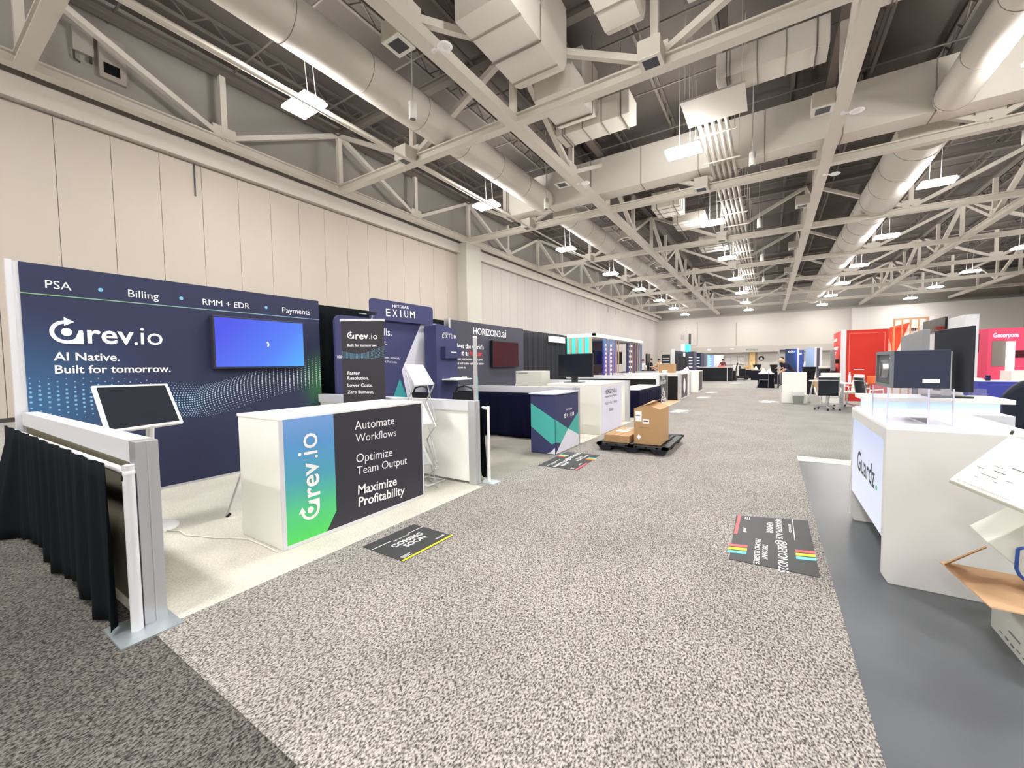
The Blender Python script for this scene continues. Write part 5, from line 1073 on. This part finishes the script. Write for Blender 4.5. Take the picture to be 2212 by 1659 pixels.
G().box(-6.2, -5.9, 36.0, 36.6, 2.1, 2.9).make('pale_face', M('pale_cyan_lit', (200, 240, 246), 0.5, emit=0.6), t); G().box(-5.9, -5.55, 36.0, 36.6, 2.1, 2.9).make('cyan_face', M('cyan_lit2', (80, 224, 236), 0.5, emit=0.6), t)
G().box(-6.0, -5.8, 36.2, 36.4, 0.0, 2.1).make('post', TW, t)
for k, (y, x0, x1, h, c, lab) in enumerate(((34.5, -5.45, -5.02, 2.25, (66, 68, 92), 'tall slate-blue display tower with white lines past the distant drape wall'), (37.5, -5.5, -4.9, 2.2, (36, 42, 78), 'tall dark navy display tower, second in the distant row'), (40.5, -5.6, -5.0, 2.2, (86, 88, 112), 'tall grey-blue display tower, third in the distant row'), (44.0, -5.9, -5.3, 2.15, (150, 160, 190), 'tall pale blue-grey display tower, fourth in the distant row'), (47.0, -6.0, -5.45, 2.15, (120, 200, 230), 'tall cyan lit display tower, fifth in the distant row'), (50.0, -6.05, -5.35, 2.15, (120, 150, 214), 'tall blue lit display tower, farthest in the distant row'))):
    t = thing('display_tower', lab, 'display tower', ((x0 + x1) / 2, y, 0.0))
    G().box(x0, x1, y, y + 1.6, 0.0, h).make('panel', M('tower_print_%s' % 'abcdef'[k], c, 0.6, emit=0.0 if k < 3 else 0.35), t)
    g = G()
    for i in range(4): g.box(x0 + 0.08, x1 - 0.08, y - 0.006, y, 1.0 + 0.25 * i, 1.08 + 0.25 * i)
    g.make('text_lines', INKW, t)
t = thing('skirted_counter', 'long black skirted counter with a grey top across the far end of the aisle', 'counter', (-3.5, 33.5, 0.0))
G().box(-4.5, -2.2, 33.0, 33.7, 0.98, 1.06).make('top', M('grey_top', (176, 172, 170), 0.5), t); G().box(-4.45, -2.25, 33.05, 33.65, 0.0, 0.98).make('skirt', M('black_skirt', (28, 30, 34), 0.9), t)
G().cyl((-2.55, 32.95, 0), (-2.55, 32.95, 1.0), 0.025, n=8).make('corner_post', ALUP, t)
t = thing('skirted_table', 'small black skirted table at the right end of the long black counter', 'table', (-2.4, 34.8, 0.0))
G().box(-2.62, -2.15, 34.4, 35.2, 0.74, 0.78).make('tabletop', WHITE, t); G().hexa([(-2.68, 34.35, 0), (-2.05, 34.35, 0), (-2.05, 35.2, 0), (-2.68, 35.2, 0)], [(-2.6, 34.42, 0.74), (-2.17, 34.42, 0.74), (-2.17, 35.18, 0.74), (-2.6, 35.18, 0.74)]).make('skirt', M('black_skirt'), t)
tag(G().box(-3.2, -2.75, 33.2, 33.5, 1.061, 1.15).make('tray', M('red_tray', (226, 70, 62), 0.5)), 'red tray on the long black skirted counter', 'tray')
tag(G().box(-2.5, -2.1, 37.4, 37.8, 0.0, 1.15).make('cabinet', WHITE), 'white cabinet behind the black electric scooter', 'cabinet')
tag(G().box(-4.0, -3.3, 38.6, 38.56, 0.0, 2.0).make('white_board', PAPER), 'white board behind the long black skirted counter', 'board')
t = thing('mobility_scooter', 'black electric scooter parked at the far end of the aisle', 'scooter', (-1.9, 36.6, 0.0))
G().box(-2.3, -1.5, 36.0, 37.2, 0.12, 0.3).make('deck', BLACKP, t, bevel=0.03); G().box(-2.0, -1.55, 36.3, 36.9, 0.3, 0.85).make('seat_box', M('black_skirt'), t, bevel=0.05)
G().box(-2.0, -1.9, 36.3, 36.9, 0.85, 1.05).make('backrest', BLACKP, t); G().tube([(-2.25, 36.5, 0.25), (-2.2, 36.5, 0.9), (-2.1, 36.5, 1.3)], 0.045, 8).make('steering_column', BLACKP, t)
for x, y in ((-2.35, 36.2), (-2.35, 36.9), (-1.5, 36.2), (-1.5, 36.9)): G().cyl((x, y - 0.05, 0.15), (x, y + 0.05, 0.15), 0.15, n=16).make('wheel', BLACKP, t)
# tables, chairs and clutter in the middle distance
def cloth_table(x0, x1, y0, y1, lab, h=0.76, white=True):
    t = thing('covered_table', lab, 'table', ((x0 + x1) / 2, (y0 + y1) / 2, 0.0))
    G().box(x0, x1, y0, y1, h - 0.02, h).make('tabletop', WHITE if white else M('black_skirt'), t); G().hexa([(x0 - 0.02, y0 - 0.02, 0), (x1 + 0.02, y0 - 0.02, 0), (x1 + 0.02, y1 + 0.02, 0), (x0 - 0.02, y1 + 0.02, 0)], [(x0, y0, h - 0.02), (x1, y0, h - 0.02), (x1, y1, h - 0.02), (x0, y1, h - 0.02)]).make('cloth', M('midnight_cloth', (16, 16, 30), 0.9), t)
cloth_table(-1.15, -0.35, 35.4, 36.2, 'black covered table holding papers, beside the black electric scooter')
cloth_table(-1.9, -1.2, 39.6, 40.4, 'black covered table with a brown carton, behind the black electric scooter')
cloth_table(-0.5, 0.22, 25.3, 26.6, 'black covered table behind the empty folding chair')
cloth_table(0.3, 1.1, 29.6, 30.4, 'black covered table behind the navy booth arch', white=False)
tag(G().box(-1.8, -1.3, 39.8, 40.2, 0.761, 1.1).make('carton', M('brown_box', (196, 160, 116), 0.8)), 'brown carton on the far black covered table', 'carton')
for k, (x, y, lab) in enumerate(((-0.05, 25.6, 'heap of pale wrapping on the black covered table, left half'), (-0.3, 26.0, 'heap of pink wrapping on the black covered table, back half'), (-0.85, 35.7, 'heap of papers on the far black covered table'))):
    g = G(); rnd = random.Random(k)
    g.grid(lambda u, v: (x - 0.2 + 0.4 * u, y - 0.2 + 0.4 * v, 0.762 + 0.3 * math.sin(math.pi * u) * math.sin(math.pi * v) * (0.6 + 0.4 * math.sin(7 * u + 5 * v + k))), 8, 8)
    tag(g.make('wrapping', M(['pale_wrap', 'pink_wrap', 'tan_wrap'][k], [(232, 230, 226), (236, 206, 196), (226, 214, 192)][k], 0.7)), lab, 'wrapping')
t = thing('folding_chair', 'empty dark folding chair in front of the black covered table at the aisle end', 'chair', (-0.2, 25.0, 0.0))
G().box(-0.45, 0.0, 24.9, 25.3, 0.42, 0.46).make('seat', M('grey_chair', (92, 96, 104), 0.5), t); G().box(-0.04, 0.0, 24.92, 25.28, 0.46, 0.9).make('backrest', M('grey_chair'), t)
for x in (-0.42, -0.03):
    for y in (24.92, 25.28): G().cyl((x * 1.3, y, 0), (x, y, 0.42), 0.016, n=6).make('leg', M('grey_chair'), t)
def hightop(x, y, lab, h=1.08, r=0.33):
    t = thing('cocktail_table', lab, 'table', (x, y, 0.0), 'black spandex cocktail tables')
    G().lathe((x, y, 0), [(0.3, 0.0), (0.16, 0.35), (0.16, 0.5), (r, h)], 20).make('cover', M('black_spandex', (18, 17, 24), 0.8), t); G().cyl((x, y, h), (x, y, h + 0.015), r + 0.01, n=20).make('top', M('black_spandex'), t)
hightop(-0.9, 41.2, 'black cocktail table left of the wooden door, far away', 1.12); hightop(0.35, 39.0, 'black cocktail table right of the wooden door, far away', 1.12)
hightop(1.42, 21.2, 'black cocktail table behind the white plinth', 1.14, 0.25)
tag(G().lathe((0.75, 34.0, 0.0), [(0.25, 0), (0.28, 0.05), (0.05, 0.1), (0.05, 1.0), (0.3, 1.15), (0.3, 1.2), (0.03, 1.22), (0.03, 1.5)], 14).make('tiered_stand', M('grey_stand', (150, 150, 156), 0.4)), 'grey tiered stand among the tables near the navy booth arch', 'stand')
# navy booth arch and blue walls
t = thing('booth_arch', 'navy booth arch with a silver post and a blue graphic wall', 'booth', (0.9, 25.7, 0.0))
G().box(0.37, 0.45, 25.5, 25.58, 0.0, 2.02).make('post', M('grey_neck'), t); G().box(0.38, 0.44, 25.48, 25.5, 0.0, 0.7).make('post_sleeve', M('midnight_cloth'), t)
G().box(0.45, 0.75, 25.5, 25.58, 1.9, 2.0).make('lintel', M('navy_beam', (56, 58, 92), 0.5), t)
G().box(0.70, 1.22, 25.9, 25.96, 0.0, 2.04).make('blue_wall', grad('blue_wall_print', [(0, (30, 50, 92)), (0.7, (38, 66, 120)), (1, (66, 106, 214))], (1, 0, 0.15), 0.8, 1.5), t)
G().text('sklio', (0.82, 25.9, 1.86), (1.12, 25.9, 1.86), UZ, bold=0.02).make('lettering', INKW, t)
G().box(1.22, 1.30, 25.88, 25.96, 0.0, 2.08).make('white_post', ALUP, t)
t = thing('display_wall', 'second narrow blue wall right of the navy booth arch', 'display wall', (1.6, 30, 0.0))
G().box(1.45, 1.75, 30.0, 30.06, 0.0, 2.06).make('panel', M('blue_print', (52, 76, 150), 0.5), t); G().box(1.5, 1.64, 29.99, 30.0, 1.8, 1.9).make('mark', INKW, t)
t = thing('display_wall', 'pale grey-blue graphic wall with white posts behind the tall cocktail table', 'display wall', (1.65, 24, 0.0))
G().box(1.47, 1.80, 24.0, 24.06, 0.0, 2.0).make('panel', grad('sky_wall_print', [(0, (110, 128, 150)), (0.6, (150, 180, 220)), (1, (170, 200, 250))], (0.6, 0, 0.5), 1.2, 2.1), t)
G().box(1.80, 1.88, 23.98, 24.06, 0.0, 2.05).make('white_post', ALUP, t); G().box(1.90, 2.0, 24.0, 24.06, 0.0, 2.0).make('dark_post', M('slate_post', (70, 74, 92), 0.5), t); G().box(2.02, 2.10, 24.0, 24.06, 0.0, 2.04).make('white_post', ALUP, t)
tag(G().box(1.62, 1.86, 22.6, 23.0, 0.0, 0.62).make('carton', M('brown_box')), 'stack of brown cartons behind the tall cocktail table', 'carton')
# ---------------------------------------------------------------- people
SKIN = M('skin', (206, 160, 132), 0.6)
def person(lab, loc, rz, shirt, trousers, hair, bend=0.0, arms='down', H=1.72, skin=None, cap=False):
    k = H / 1.72; V3 = Vector
    base = {'pel': (0, 0, 0.92), 'sp': (0, 0.01, 1.1), 'ch': (0, 0.0, 1.3), 'nk': (0, 0, 1.46), 'hd0': (0, -0.02, 1.54), 'hd1': (0, -0.025, 1.62), 'hd2': (0, -0.01, 1.7)}
    rad = {'pel': 0.14, 'sp': 0.125, 'ch': 0.135, 'nk': 0.055, 'hd0': 0.07, 'hd1': 0.088, 'hd2': 0.065}
    edges = [('pel', 'sp', 0), ('sp', 'ch', 0), ('ch', 'nk', 0), ('nk', 'hd0', 2), ('hd0', 'hd1', 2), ('hd1', 'hd2', 2)]
    P = dict(base); R_ = dict(rad)
    for s, n in ((-1, 'l'), (1, 'r')):
        P['sh' + n] = (s * 0.19, 0, 1.41); R_['sh' + n] = 0.062
        if arms == 'down': el, wr = (s * 0.25, 0.02, 1.13), (s * 0.24, -0.08, 0.9)
        elif arms == 'front': el, wr = (s * 0.24, -0.05, 1.15), (s * 0.14, -0.32, 1.12)
        else: el, wr = (s * 0.22, -0.16, 1.2), (s * 0.1, -0.42, 1.22)
        P['el' + n] = el; P['wr' + n] = wr; R_['el' + n] = 0.045; R_['wr' + n] = 0.03
        edges += [('ch', 'sh' + n, 0), ('sh' + n, 'el' + n, 0), ('el' + n, 'wr' + n, 2)]
        d = (V3(wr) - V3(el)).normalized(); w2 = V3((0, 1, 0)) if abs(d.z) > 0.6 else V3((1, 0, 0))
        w2 = (w2 - d * w2.dot(d)).normalized(); pm = V3(wr) + d * 0.07; P['pm' + n] = tuple(pm); R_['pm' + n] = 0.03; edges.append(('wr' + n, 'pm' + n, 2))
        for f in range(4):
            o = pm + w2 * (0.027 - 0.018 * f); l_ = (0.07, 0.08, 0.075, 0.058)[f]; nm = 'f%d%s' % (f, n)
            P[nm + 'a'] = tuple(o + d * 0.025); P[nm + 'b'] = tuple(o + d * l_ + V3((0, -0.015, 0))); R_[nm + 'a'] = R_[nm + 'b'] = 0.009
            edges += [('pm' + n, nm + 'a', 2), (nm + 'a', nm + 'b', 2)]
        P['t' + n] = tuple(V3(wr) + d * 0.05 + w2 * 0.055); R_['t' + n] = 0.01; edges.append(('wr' + n, 't' + n, 2))
        P['hp' + n] = (s * 0.095, 0, 0.88); P['kn' + n] = (s * 0.11, -0.02, 0.48); P['an' + n] = (s * 0.11, 0.03, 0.09); P['to' + n] = (s * 0.13, -0.15, 0.04)
        R_['hp' + n] = 0.1; R_['kn' + n] = 0.065; R_['an' + n] = 0.045; R_['to' + n] = 0.04
        edges += [('pel', 'hp' + n, 1), ('hp' + n, 'kn' + n, 1), ('kn' + n, 'an' + n, 1), ('an' + n, 'to' + n, 3)]
    up = [n for n in P if not (n[:2] in ('hp', 'kn', 'an', 'to') or n == 'pel')]
    rot = Matrix.Rotation(bend, 4, 'X')
    for n in up: P[n] = tuple(rot @ (V3(P[n]) - V3((0, 0, 0.92))) + V3((0, 0, 0.92)))
    names = list(P); me = bpy.data.meshes.new('sk'); me.from_pydata([V3(P[n]) * k for n in names], [(names.index(a), names.index(b)) for a, b, c in edges], [])
    ob = bpy.data.objects.new('sk', me); COL.objects.link(ob); ob.modifiers.new('skin', 'SKIN')
    for i, n in enumerate(names):
        sv = me.skin_vertices[0].data[i]; sv.radius = (R_[n] * k, R_[n] * k * (0.72 if n in ('pel', 'sp', 'ch') else 1)); sv.use_root = (n == 'pel')
    sub = ob.modifiers.new('sub', 'SUBSURF'); sub.levels = 1
    dg = bpy.context.evaluated_depsgraph_get(); bm = bpy.data.meshes.new_from_object(ob.evaluated_get(dg)); bpy.data.objects.remove(ob)
    sk = skin or SKIN; bm.materials.clear()
    for m_ in (shirt, trousers, sk, M('dark_shoe', (30, 28, 28), 0.5)): bm.materials.append(m_)
    seg = [(V3(P[a]) * k, V3(P[b]) * k, c) for a, b, c in edges]
    for p in bm.polygons:
        c = p.center; best = 9; bi = 0
        for a, b, m_ in seg:
            ab = b - a; tt = max(0, min(1, (c - a).dot(ab) / max(1e-9, ab.length_squared))); dd = (c - (a + ab * tt)).length
            if dd < best: best = dd; bi = m_
        p.material_index = bi; p.use_smooth = True
    t = thing('person', lab, 'person', loc, rz=rz)
    o = bpy.data.objects.new('body', bm); COL.objects.link(o); o.parent = t
    h = V3(P['hd1']) * k; hr = Matrix.Rotation(bend, 3, 'X')
    q = lambda x, y, z: h + hr @ V3((x, y, z)) * k
    g = G().ball(tuple(q(0, 0.02, 0.04)), (0.094 * k, 0.1 * k, 0.09 * k), 12)
    g.make('hair', hair, t, local=True)
    G().ball(tuple(q(0, -0.095, 0)), (0.014 * k, 0.02 * k, 0.02 * k), 8).make('nose', sk, t, local=True)
    for s in (-1, 1):
        G().ball(tuple(q(s * 0.032, -0.082, 0.02)), 0.011 * k, 8).make('eye', M('eye_dark', (40, 30, 26), 0.3), t, local=True); G().ball(tuple(q(s * 0.09, 0, 0)), (0.014 * k, 0.02 * k, 0.03 * k), 8).make('ear', sk, t, local=True)
    G().ball(tuple(q(0, -0.082, -0.045)), (0.025 * k, 0.008 * k, 0.006 * k), 8).make('mouth', M('lip', (170, 96, 90), 0.5), t, local=True)
    if cap: G().ball(tuple(q(0, 0.0, 0.05)), (0.1 * k, 0.115 * k, 0.075 * k), 12).box(*[v for v in (q(-0.06, 0, 0).x, q(0.06, 0, 0).x, min(q(0, -0.19, 0.05).y, q(0, -0.08, 0.05).y), max(q(0, -0.19, 0.05).y, q(0, -0.08, 0.05).y), q(0, 0, 0.05).z, q(0, 0, 0.065).z)]).make('cap', M('dark_cap', (36, 38, 54), 0.7), t, local=True)
    return t
WS = M('white_shirt', (236, 236, 240), 0.8); BS = M('black_shirt', (28, 28, 36), 0.8); TN = M('tan_shirt', (214, 178, 132), 0.8); AQ = M('aqua_shirt', (206, 236, 234), 0.8); RD = M('maroon_shirt', (120, 56, 62), 0.8); NS = M('navy_shirt', (26, 26, 56), 0.8)
GT = M('grey_trousers', (130, 132, 144), 0.8); DT = M('dark_trousers', (44, 44, 54), 0.8); HB = M('dark_hair', (34, 26, 24), 0.7); HL = M('blond_hair', (214, 190, 160), 0.7)
person('person in a white shirt standing at the far left behind the white counters', (-7.79, 30, 0), 0.6, WS, DT, HB, 0.1, 'front', 1.66)
person('person in black with dark hair standing behind the white counters at the far left', (-7.3, 30.2, 0), 1.4, BS, DT, HB, 0.1, 'front', 1.72)
person('person in a tan shirt bending low behind the white counters at the far left', (-7.35, 31.6, 0), 0.9, TN, DT, HB, 0.75, 'front', 1.66)
person('person in a pale aqua shirt leaning beside the black pull-up banner', (-6.35, 29.6, 0), -0.9, AQ, DT, HB, 0.3, 'front', 1.7)
person('person in a maroon top standing behind the long black skirted counter', (-3.3, 38.0, 0), 0.3, RD, DT, HB, 0.1, 'front', 1.64)
person('person in a dark shirt and grey trousers standing behind the navy booth arch', (0.66, 27.4, 0), -0.7, BS, GT, HB, 0.12, 'front', 1.62)
person('person with light hair in a navy shirt bending forward before the blue wall', (1.0, 24.6, 0), -1.4, NS, DT, HL, 0.75, 'reach', 1.74)
person('person in a white shirt and dark cap leaning on the cocktail table', (1.52, 25.1, 0), 0.9, WS, GT, HB, 0.3, 'front', 1.68, cap=True)
